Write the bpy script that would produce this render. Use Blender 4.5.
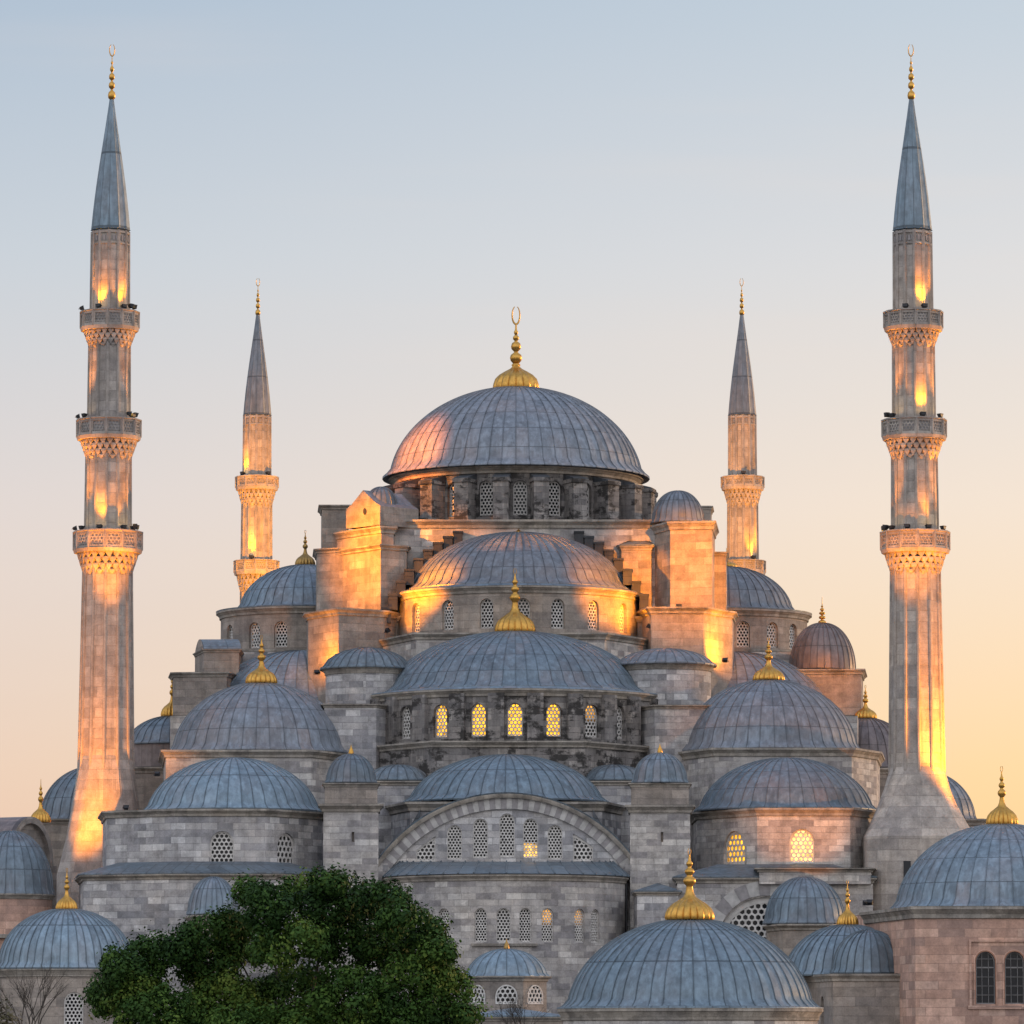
import bpy, math, random
from math import sin, cos, pi, radians, sqrt, asin, atan, atan2, floor
from mathutils import Vector
random.seed(7)
for o in list(bpy.data.objects): bpy.data.objects.remove(o)
SC = bpy.context.scene
COL = SC.collection

# ------------------------------------------------------------------ camera
F = 5000.0                       # focal length in pixels of a 1024 px picture
DIST = 416.67                    # metres from the camera to the main dome
CAMZ = 4.0
TH = atan((1050 - 512) / F)      # tilted up a little
cam_data = bpy.data.cameras.new("camera")
cam = bpy.data.objects.new("camera", cam_data); COL.objects.link(cam)
cam.location = (0, -DIST, CAMZ); cam.rotation_euler = (pi/2 + TH, 0, 0)
cam_data.sensor_width = 36; cam_data.lens = 36 * F / 1024
cam_data.clip_start = 1; cam_data.clip_end = 6000
SC.camera = cam
SC.render.resolution_x = SC.render.resolution_y = 1024

# ------------------------------------------------------------------ sky and sun
SUN_AZ, SUN_EL = radians(62), radians(3.0)    # to the right of the view and beyond the mosque
W = bpy.data.worlds.new("World"); SC.world = W; W.use_nodes = True
nt = W.node_tree; nt.nodes.clear()
def wn(t, **k):
    n = nt.nodes.new(t)
    for a, b in k.items(): setattr(n, a, b)
    return n
def wmath(op, a, b=None):
    n = wn('ShaderNodeMath', operation=op)
    for i, v in enumerate((a, b)):
        if v is None: continue
        if isinstance(v, (int, float)): n.inputs[i].default_value = v
        else: nt.links.new(v, n.inputs[i])
    return n.outputs[0]
def lin(c): return tuple(((v/255)/12.92 if v/255 <= .04045 else ((v/255+.055)/1.055)**2.4) for v in c)
tc = wn('ShaderNodeTexCoord'); sep = wn('ShaderNodeSeparateXYZ'); nt.links.new(tc.outputs['Generated'], sep.inputs[0])
sx, sy, sz = sep.outputs
el = wmath('MULTIPLY', wmath('ARCSINE', sz), 180/pi)
az = wmath('MULTIPLY', wmath('ARCTAN2', sx, sy), 180/pi)
def wramp(stops):                # stops over elevation -2..90, compressed by a power so the low sky has room
    e = wmath('POWER', wmath('DIVIDE', wmath('MAXIMUM', wmath('ADD', el, 2), 0), 92), .5)
    r = wn('ShaderNodeValToRGB'); nt.links.new(e, r.inputs[0])
    els = r.color_ramp.elements
    while len(els) > 1: els.remove(els[-1])
    for i, (deg, c) in enumerate(stops):
        p = ((deg + 2)/92)**.5
        q = els[0] if i == 0 else els.new(p)
        q.position = p; q.color = (*c, 1)
    return r.outputs[0]
ZEN = (.50, .62, .90)
skyL = wramp([(-2, lin((222,170,146))), (0.5, lin((229,182,160))), (3.2, lin((230,203,191))), (6.2, lin((220,209,211))), (9, lin((197,204,216))), (12, lin((171,187,208))), (40, (.42,.52,.74)), (90, ZEN)])
skyR = wramp([(-2, lin((255,182,100))), (0.5, lin((255,191,112))), (3.2, lin((255,214,164))), (6.2, lin((242,222,208))), (9, lin((219,216,220))), (12, lin((192,203,217))), (40, (.50,.56,.74)), (90, ZEN)])
skyB = wramp([(-2, (.36,.35,.36)), (2, (1.00,.96,.97)), (12, (1.28,1.28,1.36)), (35, (1.26,1.32,1.50)), (90, ZEN)])
def wmix(f, a, b):
    m = wn('ShaderNodeMix', data_type='RGBA'); nt.links.new(f, m.inputs[0]); nt.links.new(a, m.inputs[6]); nt.links.new(b, m.inputs[7]); return m.outputs[2]
def wrange(v, a, b):
    m = wn('ShaderNodeMapRange', interpolation_type='SMOOTHSTEP'); nt.links.new(v, m.inputs[0])
    m.inputs[1].default_value = a; m.inputs[2].default_value = b; return m.outputs[0]
fr = wmix(wrange(az, -9, 9), skyL, skyR)
nz = wn('ShaderNodeTexNoise'); mp = wn('ShaderNodeMapping'); nt.links.new(tc.outputs['Generated'], mp.inputs[0]); mp.inputs['Scale'].default_value = (6, 6, 60)
nt.links.new(mp.outputs[0], nz.inputs['Vector']); nz.inputs['Scale'].default_value = 1.0; nz.inputs['Detail'].default_value = 3
thin = wrange(nz.outputs[0], .50, .80)
hz = wn('ShaderNodeMix', data_type='RGBA'); nt.links.new(wmath('MULTIPLY', thin, .16), hz.inputs[0]); nt.links.new(fr, hz.inputs[6]); hz.inputs[7].default_value = (*lin((236,216,206)), 1)
allsky = wmix(wrange(sy, .35, -.35), hz.outputs[2], skyB)
nis = wn('ShaderNodeTexSky', sky_type='NISHITA', sun_disc=False, sun_elevation=SUN_EL, sun_rotation=SUN_AZ)
b1 = wn('ShaderNodeBackground'); nt.links.new(nis.outputs[0], b1.inputs[0]); b1.inputs[1].default_value = .05
b2 = wn('ShaderNodeBackground'); nt.links.new(allsky, b2.inputs[0]); b2.inputs[1].default_value = .92
ad = wn('ShaderNodeAddShader'); nt.links.new(b1.outputs[0], ad.inputs[0]); nt.links.new(b2.outputs[0], ad.inputs[1])
wo = wn('ShaderNodeOutputWorld'); nt.links.new(ad.outputs[0], wo.inputs[0])

sd = bpy.data.lights.new("sun", 'SUN'); sd.energy = 2.2; sd.angle = radians(1.5); sd.color = (1, .58, .28)
sun = bpy.data.objects.new("sun", sd); COL.objects.link(sun)
sdir = Vector((sin(SUN_AZ)*cos(SUN_EL), cos(SUN_AZ)*cos(SUN_EL), sin(SUN_EL)))
sun.rotation_euler = sdir.to_track_quat('Z', 'Y').to_euler(); sun.location = (200, 200, 120)
SC.view_settings.view_transform = 'Standard'; SC.view_settings.look = 'None'
SC.view_settings.exposure = 0; SC.view_settings.gamma = 1

# ------------------------------------------------------------------ helpers
FW = Vector((0, cos(TH), sin(TH))); UP = Vector((0, -sin(TH), cos(TH)))
def P(px, py, d):                # the point d metres beyond the main dome's centre that this ray meets
    v = FW*F + Vector((px - 512, 0, 0)) + UP*(512 - py)
    t = (d + DIST) / v.y
    return Vector((v.x*t, d, CAMZ + v.z*t))
def Z(py, d): return P(512, py, d).z
def X(px, py, d): return P(px, py, d).x
def M(n, py, d): return P(512 + n, py, d).x

WL = {}                          # world location of every object
class MB:
    def __init__(s): s.v=[]; s.f=[]; s.uv=[]; s.mi=[]; s.sm=[]
    def face(s, pts, uv=None, mi=0, sm=False):
        b = len(s.v); s.v += [tuple(p) for p in pts]; s.f.append(list(range(b, b+len(pts))))
        if uv is None:
            uv = [(p[0]+p[1], p[2]) for p in pts]
        s.uv.append(uv); s.mi.append(mi); s.sm.append(sm)
    def grid(s, rows, uvs=None, close=False, mi=0, sm=True):
        b = len(s.v); n = len(rows[0])
        for r in rows: s.v += [tuple(p) for p in r]
        for i in range(len(rows)-1):
            for j in range(n if close else n-1):
                k = (j+1) % n
                s.f.append([b+i*n+j, b+i*n+k, b+(i+1)*n+k, b+(i+1)*n+j])
                if uvs:
                    u = [uvs[i][j], uvs[i][j+1], uvs[i+1][j+1], uvs[i+1][j]]
                else: u = [(j, i), (j+1, i), (j+1, i+1), (j, i+1)]
                s.uv.append(u); s.mi.append(mi); s.sm.append(sm)
    def box(s, c, ax, ay, hx, hy, z0, z1, mi=0, slope=0.0, bev=0.0):
        # a box with horizontal axes ax, ay (unit vectors), slope drops the top on the +ay side
        ax = Vector((ax[0], ax[1], 0)); ay = Vector((ay[0], ay[1], 0)); c = Vector((c[0], c[1], 0))
        def q(a, b, z): p = c + ax*a + ay*b; return Vector((p.x, p.y, z))
        lo = [q(-hx,-hy,z0), q(hx,-hy,z0), q(hx,hy,z0), q(-hx,hy,z0)]
        hi = [q(-hx,-hy,z1), q(hx,-hy,z1), q(hx,hy,z1-slope), q(-hx,hy,z1-slope)]
        s.face([lo[3],lo[2],lo[1],lo[0]], mi=mi); s.face(hi, mi=mi)
        per = 0.0
        for i in range(4):
            j = (i+1) % 4; L = (lo[j]-lo[i]).length
            s.face([lo[i], lo[j], hi[j], hi[i]], [(per, lo[i].z), (per+L, lo[j].z), (per+L, hi[j].z), (per, hi[i].z)], mi=mi)
            per += L
    def tube(s, pts, rad, n=8, mi=0):
        rows = []
        for i, p in enumerate(pts):
            p = Vector(p); a = Vector(pts[max(i-1,0)]); b = Vector(pts[min(i+1,len(pts)-1)])
            t = (b-a); t = t.normalized() if t.length > 1e-9 else Vector((0,0,1))
            u = t.cross(Vector((0,1,0.01))); u = u.normalized() if u.length > 1e-4 else Vector((1,0,0)); w = t.cross(u)
            r = rad[i] if isinstance(rad, (list, tuple)) else rad
            rows.append([p + u*(cos(2*pi*k/n)*r) + w*(sin(2*pi*k/n)*r) for k in range(n)])
        s.grid(rows, [[(k/n, i) for k in range(n+1)] for i in range(len(pts))], close=True, mi=mi)
        s.face(rows[0][::-1], mi=mi); s.face(rows[-1], mi=mi)
    def build(s, name, mats, parent=None, origin=None, sharp=38):
        me = bpy.data.meshes.new(name)
        if origin is None:
            xs = [p[0] for p in s.v]; ys = [p[1] for p in s.v]; zs = [p[2] for p in s.v]
            origin = Vector(((min(xs)+max(xs))/2, (min(ys)+max(ys))/2, min(zs)))
        origin = Vector(origin)
        me.from_pydata([(p[0]-origin.x, p[1]-origin.y, p[2]-origin.z) for p in s.v], [], s.f)
        ul = me.uv_layers.new(name="UVMap")
        flat = []
        for u in s.uv:
            for a in u: flat += [a[0], a[1]]
        ul.data.foreach_set('uv', flat)
        if not isinstance(mats, (list, tuple)): mats = [mats]
        for m in mats: me.materials.append(m)
        me.polygons.foreach_set('material_index', s.mi); me.polygons.foreach_set('use_smooth', s.sm)
        me.update()
        if any(s.sm): me.set_sharp_from_angle(angle=radians(sharp))
        o = bpy.data.objects.new(name, me); COL.objects.link(o)
        if parent is not None:
            o.parent = parent; o.location = origin - WL[parent.name]
        else: o.location = origin
        WL[o.name] = origin
        return o
def tag(o, label=None, cat=None, group=None, kind=None):
    if label: o['label'] = label
    if cat: o['category'] = cat
    if group: o['group'] = group
    if kind: o['kind'] = kind
    return o
def thing(name, loc, label, cat, group=None):
    o = bpy.data.objects.new(name, None); COL.objects.link(o); o.location = loc; WL[o.name] = Vector(loc)
    o.empty_display_size = .5
    return tag(o, label, cat, group)
def copy_tree(o, parent=None):
    c = o.copy(); COL.objects.link(c)
    if parent is not None: c.parent = parent
    WL[c.name] = WL.get(o.name, Vector())
    for ch in [x for x in KIDS(o)]: copy_tree(ch, c)
    return c
def KIDS(o): return [x for x in bpy.data.objects if x.parent == o]

class Path:                      # a plan outline run left to right as seen from outside
    def __init__(s, pts, closed=False, smooth=False):
        s.p = [Vector((a[0], a[1])) for a in pts]; s.closed = closed; s.smooth = smooth
        if closed: s.p.append(s.p[0].copy())
        s.s = [0.0]; s.n = []
        for a, b in zip(s.p, s.p[1:]):
            d = b - a; s.s.append(s.s[-1] + d.length); d.normalize(); s.n.append(Vector((d.y, -d.x)))
        s.m = []
        k = len(s.p)
        for i in range(k):
            if 0 < i < k-1: a, b = s.n[i-1], s.n[i]
            elif closed: a, b = s.n[-1], s.n[0]
            else: a = b = s.n[0] if i == 0 else s.n[-1]
            m = a + b
            s.m.append(m / max(.3, (1 + a.dot(b))))
        s.L = s.s[-1]
    def pt(s, q, out=0.0):
        i = 0
        while i < len(s.n)-1 and q > s.s[i+1]: i += 1
        t = (q - s.s[i]) / max(1e-9, s.s[i+1]-s.s[i])
        p = s.p[i].lerp(s.p[i+1], t)
        n = s.m[i].lerp(s.m[i+1], t) if s.smooth else s.n[i]
        return p + n*out
    def s_at_x(s, x):            # first place along the front where the outline has this x
        best = None
        for i in range(len(s.n)):
            a, b = s.p[i].x, s.p[i+1].x
            if b > a and a - 1e-6 <= x <= b + 1e-6:
                q = s.s[i] + (x-a)/(b-a)*(s.s[i+1]-s.s[i])
                y = s.pt(q).y
                if best is None or y < best[1]: best = (q, y)
        return best
def arc(cx, cy, R, a0=-95, a1=95, n=48):
    return Path([(cx + R*sin(radians(a0+(a1-a0)*i/n)), cy - R*cos(radians(a0+(a1-a0)*i/n))) for i in range(n+1)], closed=False, smooth=True)
def ring(cx, cy, R, n=64):
    return Path([(cx + R*sin(2*pi*i/n), cy - R*cos(2*pi*i/n)) for i in range(n)], closed=True, smooth=True)
def ngon(cx, cy, R, n=8, rot=None):      # R = apothem; a flat side faces the camera
    rot = pi/n if rot is None else rot
    C = R / cos(pi/n)
    return Path([(cx + C*sin(2*pi*i/n - rot), cy - C*cos(2*pi*i/n - rot)) for i in range(n)], closed=True)

class Op:                        # an arched opening in wall space
    def __init__(s, sc, zb, w, h, top=None, reveal=.45):
        s.sc=sc; s.zb=zb; s.w=w; s.h=h; s.l=sc-w/2; s.r=sc+w/2; s.reveal=reveal
        if top: s.za = top
        else:
            r = w/2; sp = zb + h - r*1.06
            s.za = lambda q: sp + 1.06*sqrt(max(0, r*r - (q-sc)**2))
        N = 14
        s.arch = [s.l + w*(.5 - .5*cos(pi*i/N)) for i in range(N+1)]
        s.poly = [(s.l, zb), (s.r, zb)] + [(q, s.za(q)) for q in reversed(s.arch)]
def wall(mb, path, z0, z1, ops=(), mi=0, step=None, s0=None, s1=None, sm=False):
    f1 = z1 if callable(z1) else (lambda q: z1)
    a = 0 if s0 is None else s0; b = path.L if s1 is None else s1
    cuts = [q for q in path.s if a < q < b] + [a, b]
    if step: cuts += [a + step*i for i in range(int((b-a)/step)+1)]
    for o in ops: cuts += o.arch
    cuts = sorted(set(round(c, 5) for c in cuts if a-1e-6 <= c <= b+1e-6))
    def v(q, z, out=0): p = path.pt(q, out); return (p.x, p.y, z)
    for qa, qb in zip(cuts, cuts[1:]):
        if qb - qa < 1e-4: continue
        m = (qa+qb)/2; o = next((o for o in ops if o.l < m < o.r), None)
        def quad(za, zb_, zc, zd): mb.face([v(qa,za), v(qb,zb_), v(qb,zc), v(qa,zd)], [(qa,za),(qb,zb_),(qb,zc),(qa,zd)], mi=mi, sm=sm)
        if o is None: quad(z0, z0, f1(qb), f1(qa))
        else:
            quad(z0, z0, o.zb, o.zb); quad(o.za(qa), o.za(qb), f1(qb), f1(qa))
    for o in ops:
        pl = o.poly
        for i in range(len(pl)):
            (q1,za), (q2,zb_) = pl[i], pl[(i+1)%len(pl)]
            if abs(q1-q2)+abs(za-zb_) < 1e-5: continue
            mb.face([v(q1,za), v(q1,za,-o.reveal), v(q2,zb_,-o.reveal), v(q2,zb_)], [(q1,za),(q1+o.reveal,za),(q2+o.reveal,zb_),(q2,zb_)], mi=mi)
def sweep(mb, path, prof, mi=0, sm=None):
    rows = []; uvs = []; u = 0
    for k, (out, z) in enumerate(prof):
        if k: u += sqrt((out-prof[k-1][0])**2 + (z-prof[k-1][1])**2)
        rows.append([(p.x + m.x*out, p.y + m.y*out, z) for p, m in zip(path.p, path.m)])
        uvs.append([(q, (z if abs(out-prof[0][0]) < .01 else prof[0][1]+u)) for q in path.s])
    mb.grid(rows, uvs, mi=mi, sm=path.smooth if sm is None else sm)
def cap(mb, path, z, out=0, mi=0):
    pts = [(p.x+m.x*out, p.y+m.y*out, z) for p, m in zip(path.p, path.m)]
    if path.closed: pts = pts[:-1]
    mb.face(pts, [(p[0], p[1]) for p in pts], mi=mi)
def cornice(mb, path, z, h=.5, out=.35, mi=0):       # z is the top
    sweep(mb, path, [(0.0, z-h), (out*.3, z-h*.93), (out*.34, z-h*.62), (out*.72, z-h*.36), (out*.76, z-h*.3), (out, z-h*.25), (out, z), (-.3, z+.02)], mi=mi)
def clip(poly, cl):
    out = poly
    for i in range(len(cl)):
        (ax, ay), (bx, by) = cl[i], cl[(i+1) % len(cl)]
        if abs(ax-bx)+abs(ay-by) < 1e-6: continue
        src = out; out = []
        for j in range(len(src)):
            p, q = src[j], src[(j+1) % len(src)]
            dp = (bx-ax)*(p[1]-ay)-(by-ay)*(p[0]-ax); dq = (bx-ax)*(q[1]-ay)-(by-ay)*(q[0]-ax)
            if dp >= 0: out.append(p)
            if (dp >= 0) != (dq >= 0):
                t = dp/(dp-dq); out.append((p[0]+(q[0]-p[0])*t, p[1]+(q[1]-p[1])*t))
        if len(out) < 3: return []
    return out
def inside(p, cl):
    for i in range(len(cl)):
        (ax, ay), (bx, by) = cl[i], cl[(i+1) % len(cl)]
        if (bx-ax)*(p[1]-ay)-(by-ay)*(p[0]-ax) < -1e-6: return False
    return True
def lattice(mb, path, poly, c, out, thick=.10, hole=.66, mi=0):
    R = c/sqrt(3); xs = [p[0] for p in poly]; zs = [p[1] for p in poly]
    def v(p, o): q = path.pt(p[0], o); return (q.x, q.y, p[1])
    hexa = [(cos(pi/6+pi/3*k), sin(pi/6+pi/3*k)) for k in range(6)]
    row = 0; z = min(zs)
    while z < max(zs)+R:
        x = min(xs) + (c/2 if row % 2 else 0)
        while x < max(xs)+c:
            ou = [(x+R*a, z+R*b) for a, b in hexa]; inn = [(x+R*hole*a, z+R*hole*b) for a, b in hexa]
            for k in range(6):
                q = clip([inn[k], ou[k], ou[(k+1)%6], inn[(k+1)%6]], poly)
                if len(q) > 2: mb.face([v(p, out) for p in q], mi=mi)
                if inside(inn[k], poly) and inside(inn[(k+1)%6], poly):
                    a, b = inn[k], inn[(k+1)%6]
                    mb.face([v(a, out), v(b, out), v(b, out-thick), v(a, out-thick)], mi=mi)
            x += c
        z += c*sqrt(3)/2; row += 1
def window(parent, path, o, lit=0, cells=3.9, name='window'):
    mb = MB(); c = o.w/cells
    base = -o.reveal + .2
    def v(q, z, out): p = path.pt(q, out); return (p.x, p.y, z)
    mb.face([v(q, z, -o.reveal-.02) for q, z in o.poly], [((q-o.l)/o.w, (z-o.zb)/o.h) for q, z in o.poly], mi=1)
    lattice(mb, path, o.poly, c, base, hole=.70)
    # stone rim just inside the opening
    cx = o.sc; cz = o.zb + o.h*.45; k = 1 - .12
    inner = [(cx+(q-cx)*k, cz+(z-cz)*(1 - .12*o.w/o.h)) for q, z in o.poly]
    for i in range(len(o.poly)):
        j = (i+1) % len(o.poly)
        mb.face([v(*o.poly[i], base+.05), v(*o.poly[j], base+.05), v(*inner[j], base+.05), v(*inner[i], base+.05)])
    w = mb.build(name, [MAT['grille'], MAT['glass_lit%d' % lit] if lit else MAT['glass']], parent)
    if lit: w['label'] = 'arched lattice window glowing warm yellow from inside'
    return w
def op_px(path, px, ybot, ytop, wpx, reveal=.45):      # opening at picture place px on this outline
    x = 0; s = None; y = path.p[len(path.p)//2].y
    for _ in range(4):
        x = X(px, (ybot+ytop)/2, y); s = path.s_at_x(x)
        if s is None: raise Exception('no wall at px %s' % px)
        y = s[1]
    zb, zt = Z(ybot, y), Z(ytop, y)
    n = path.pt(s[0]+.02) - path.pt(s[0]-.02) if .02 < s[0] < path.L-.02 else Vector((1,0))
    cosang = max(.35, abs(n.normalized().x))
    return Op(s[0], zb, M(wpx, ybot, y)/cosang, zt-zb, reveal=reveal)

def dome_mb(cx, cy, z, R, H, n, a0=-180, a1=180, skirt=.036, rib=.08, flat=None, rings=30):
    mb = MB()
    prof = []; bl = .62
    if H < .86*R:
        Rs = (R*R + H*H)/(2*H); p0 = asin((Rs-H)/Rs)
        for i in range(rings+1):
            t = i/rings; p = pi/2*t; zz = H*sin(p); rc = sqrt(max(0, Rs*Rs - (zz + Rs - H)**2)); prof.append((rc*(1-bl) + R*cos(p)*bl, zz))
    else:
        for i in range(rings+1):
            p = pi/2*i/rings; prof.append((R*cos(p)**.94, H*sin(p)))
    # lead skirt flaring out over the cornice
    prof = [(R*(1+skirt*1.5), -.10), (R*(1+skirt*1.45), .04), (R*(1+skirt*.55), H*.03+.05)] + [(r, zz) for r, zz in prof if zz > H*.05+.05]
    prof[-1] = (.02, H)
    closed = abs(a1-a0) >= 359.9
    nn = n if closed else max(2, int(round(n*(a1-a0)/360)))
    jr = random.Random(int(abs(cx*31+cy*17+z*7))); jit = [jr.uniform(-.07,.07) for _ in range(nn)]
    da = radians(a1-a0)/nn; rows = []; uvs = []; arcL = 0
    for i, (r, zz) in enumerate(prof):
        if i: arcL += sqrt((r-prof[i-1][0])**2+(zz-prof[i-1][1])**2)
        dl = min(.30*da, .038/max(r, .05)); hh = rib*.8 if r > R*.06 else rib*r/(R*.06)
        if i < 2: hh *= .6
        row = []; uv = []
        for k in range(nn):
            a = radians(a0) + (k + jit[k])*da
            for off, e, u in ((-dl, 0, -.05), (-dl*.55, hh, -.025), (dl*.55, hh, .025), (dl, 0, .05), (da/2, -.012*R*da, .5)):
                rr = r + e*.8
                row.append((cx+rr*sin(a+off), cy-rr*cos(a+off), z+zz+e*.6)); uv.append((k+u, arcL))
        if closed: uv.append((nn-.06, arcL))
        else:
            a = radians(a1); row.append((cx+r*sin(a), cy-r*cos(a), z+zz)); uv.append((nn, arcL))
        rows.append(row); uvs.append(uv)
    mb.grid(rows, uvs, close=closed)
    return mb
class DomeInfo: pass
def dome(parent, name, cx, eave, top, hw, d, n, a0=-180, a1=180, mat=None, **k):
    """eave = picture height of the eave at its front, top = of the apex, hw = half width in pixels"""
    i = DomeInfo(); c = P(cx, eave, d); i.R = M(hw, eave, d); i.x = c.x; i.d = d
    i.z = Z(eave, d - i.R); i.H = Z(top, d) - i.z
    i.o = dome_mb(i.x, d, i.z, i.R, i.H, n, a0, a1, **k).build(name, mat or MAT['lead'], parent, sharp=50)
    i.top = Vector((i.x, d, i.z + i.H))
    return i
def lathe(mb, cx, cy, prof, n=24, ribs=0, amp=.0, upto=None, mi=0):
    rows = []; uvs = []
    for r, z in prof:
        rows.append([(cx + r*(1+(amp*abs(sin(ribs*pi*k/n)) if ribs and (upto is None or z < upto) else 0))*sin(2*pi*k/n), cy - r*(1+(amp*abs(sin(ribs*pi*k/n)) if ribs and (upto is None or z < upto) else 0))*cos(2*pi*k/n), z) for k in range(n)])
        uvs.append([(k, z) for k in range(n+1)])
    mb.grid(rows, uvs, close=True, mi=mi)
DOMEFIN = [(1.0,0),(1.03,.03),(1.0,.09),(.9,.16),(.72,.22),(.48,.27),(.3,.32),(.2,.38),(.15,.46),(.16,.48),(.27,.51),(.3,.545),(.26,.58),(.13,.61),(.13,.63),(.21,.655),(.23,.68),(.18,.71),(.09,.73),(.09,.75),(.15,.775),(.15,.80),(.07,.83),(.05,.87),(.03,.90)]
SPIREFIN = [(.5,0),(.9,.03),(1.0,.075),(.85,.13),(.3,.17),(.3,.19),(.75,.22),(.82,.26),(.7,.30),(.25,.33),(.25,.35),(.7,.38),(.75,.42),(.6,.46),(.22,.48),(.22,.50),(.5,.53),(.52,.56),(.4,.59),(.18,.61),(.15,.64),(.3,.66),(.3,.68),(.12,.70),(.1,.78)]
MAINFIN = [(1.0,0),(1.03,.02),(1.0,.07),(.92,.13),(.74,.18),(.5,.22),(.26,.255),(.16,.28),(.2,.30),(.15,.32),(.26,.35),(.30,.385),(.26,.42),(.1,.45),(.1,.46),(.22,.49),(.25,.52),(.2,.56),(.08,.58),(.08,.59),(.15,.61),(.15,.635),(.06,.66),(.1,.68),(.1,.70),(.05,.72),(.04,.78)]
def finial(parent, base, hw, h, prof=DOMEFIN, ribs=16, crescent=True, mat=None):
    mb = MB(); b = Vector(base)
    lathe(mb, b.x, b.y, [(r*hw, b.z - .04 + t*h) for r, t in prof], n=ribs*4 if ribs else 16, ribs=ribs, amp=.13, upto=b.z + h*.3)
    mb.face([(b.x+.6*hw*cos(k), b.y+.6*hw*sin(k), b.z-.03) for k in (0, 2, 4)])
    zt = prof[-1][1]; zc = b.z + h*(zt + (1-zt)/2) ; rz = h*(1-zt)/2*.98
    if crescent:
        rx = rz*.42; N = 22; pts = []; rad = []
        for i in range(N+1):
            a = -pi/2 - .35 - (2*pi - .7)*i/N + .35*0 + pi
            t = abs(i/N - .5)*2
            pts.append((b.x + rx*cos(a), b.y + .15*rx*cos(a), zc + rz*sin(a))); rad.append(max(.02, rz*.115*(1-.6*t)))
        mb.tube([(b.x, b.y, b.z + h*(zt-.02)), (b.x, b.y, zc - rz*.93)], max(.025, .03*hw+.012), 6)
        mb.tube(pts, rad, 6)
    else:
        mb.tube([(b.x, b.y, b.z + h*(zt-.02)), (b.x, b.y, b.z + h)], [max(.025, .04*hw), .015], 6)
    return mb.build('finial', mat or MAT['gold'], parent, sharp=60)

# ------------------------------------------------------------------ materials
MAT = {}
class N:
    def __init__(s, name):
        s.m = bpy.data.materials.new(name); s.m.use_nodes = True; s.t = s.m.node_tree
        s.b = s.t.nodes['Principled BSDF']; MAT[name] = s.m
    def n(s, t, **k):
        x = s.t.nodes.new(t)
        for a, b in k.items():
            if a[0] == '_':
                x.inputs[a[1:].replace('_', ' ')].default_value = b
            else: setattr(x, a, b)
        return x
    def l(s, a, b): s.t.links.new(a, b)
    def math(s, op, a, b=None, c=None):
        x = s.n('ShaderNodeMath', operation=op)
        for i, v in enumerate((a, b, c)):
            if v is None: continue
            if isinstance(v, (int, float)): x.inputs[i].default_value = v
            else: s.l(v, x.inputs[i])
        return x.outputs[0]
    def ramp(s, f, stops, const=False):
        r = s.n('ShaderNodeValToRGB'); s.l(f, r.inputs[0]); e = r.color_ramp.elements
        if const: r.color_ramp.interpolation = 'CONSTANT'
        while len(e) > 1: e.remove(e[-1])
        for i, (p, c) in enumerate(stops):
            q = e[0] if i == 0 else e.new(p); q.position = p
            c = (c, c, c) if isinstance(c, (int, float)) else c
            q.color = (*c, 1)
        return r.outputs[0]
    def mix(s, f, a, b, blend='MIX'):
        x = s.n('ShaderNodeMix', data_type='RGBA', blend_type=blend)
        for i, v in ((0, f), (6, a), (7, b)):
            if isinstance(v, (int, float)): x.inputs[i].default_value = v if i == 0 else (v, v, v, 1)
            elif isinstance(v, tuple): x.inputs[i].default_value = (*v, 1)
            else: s.l(v, x.inputs[i])
        return x.outputs[2]
    def noise(s, vec, scale, detail=3, rough=.55):
        x = s.n('ShaderNodeTexNoise'); s.l(vec, x.inputs['Vector']); x.inputs['Scale'].default_value = scale
        x.inputs['Detail'].default_value = detail; x.inputs['Roughness'].default_value = rough; return x.outputs[0]
    def mapping(s, vec, scale): 
        x = s.n('ShaderNodeMapping'); s.l(vec, x.inputs[0]); x.inputs['Scale'].default_value = scale; return x.outputs[0]
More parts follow.
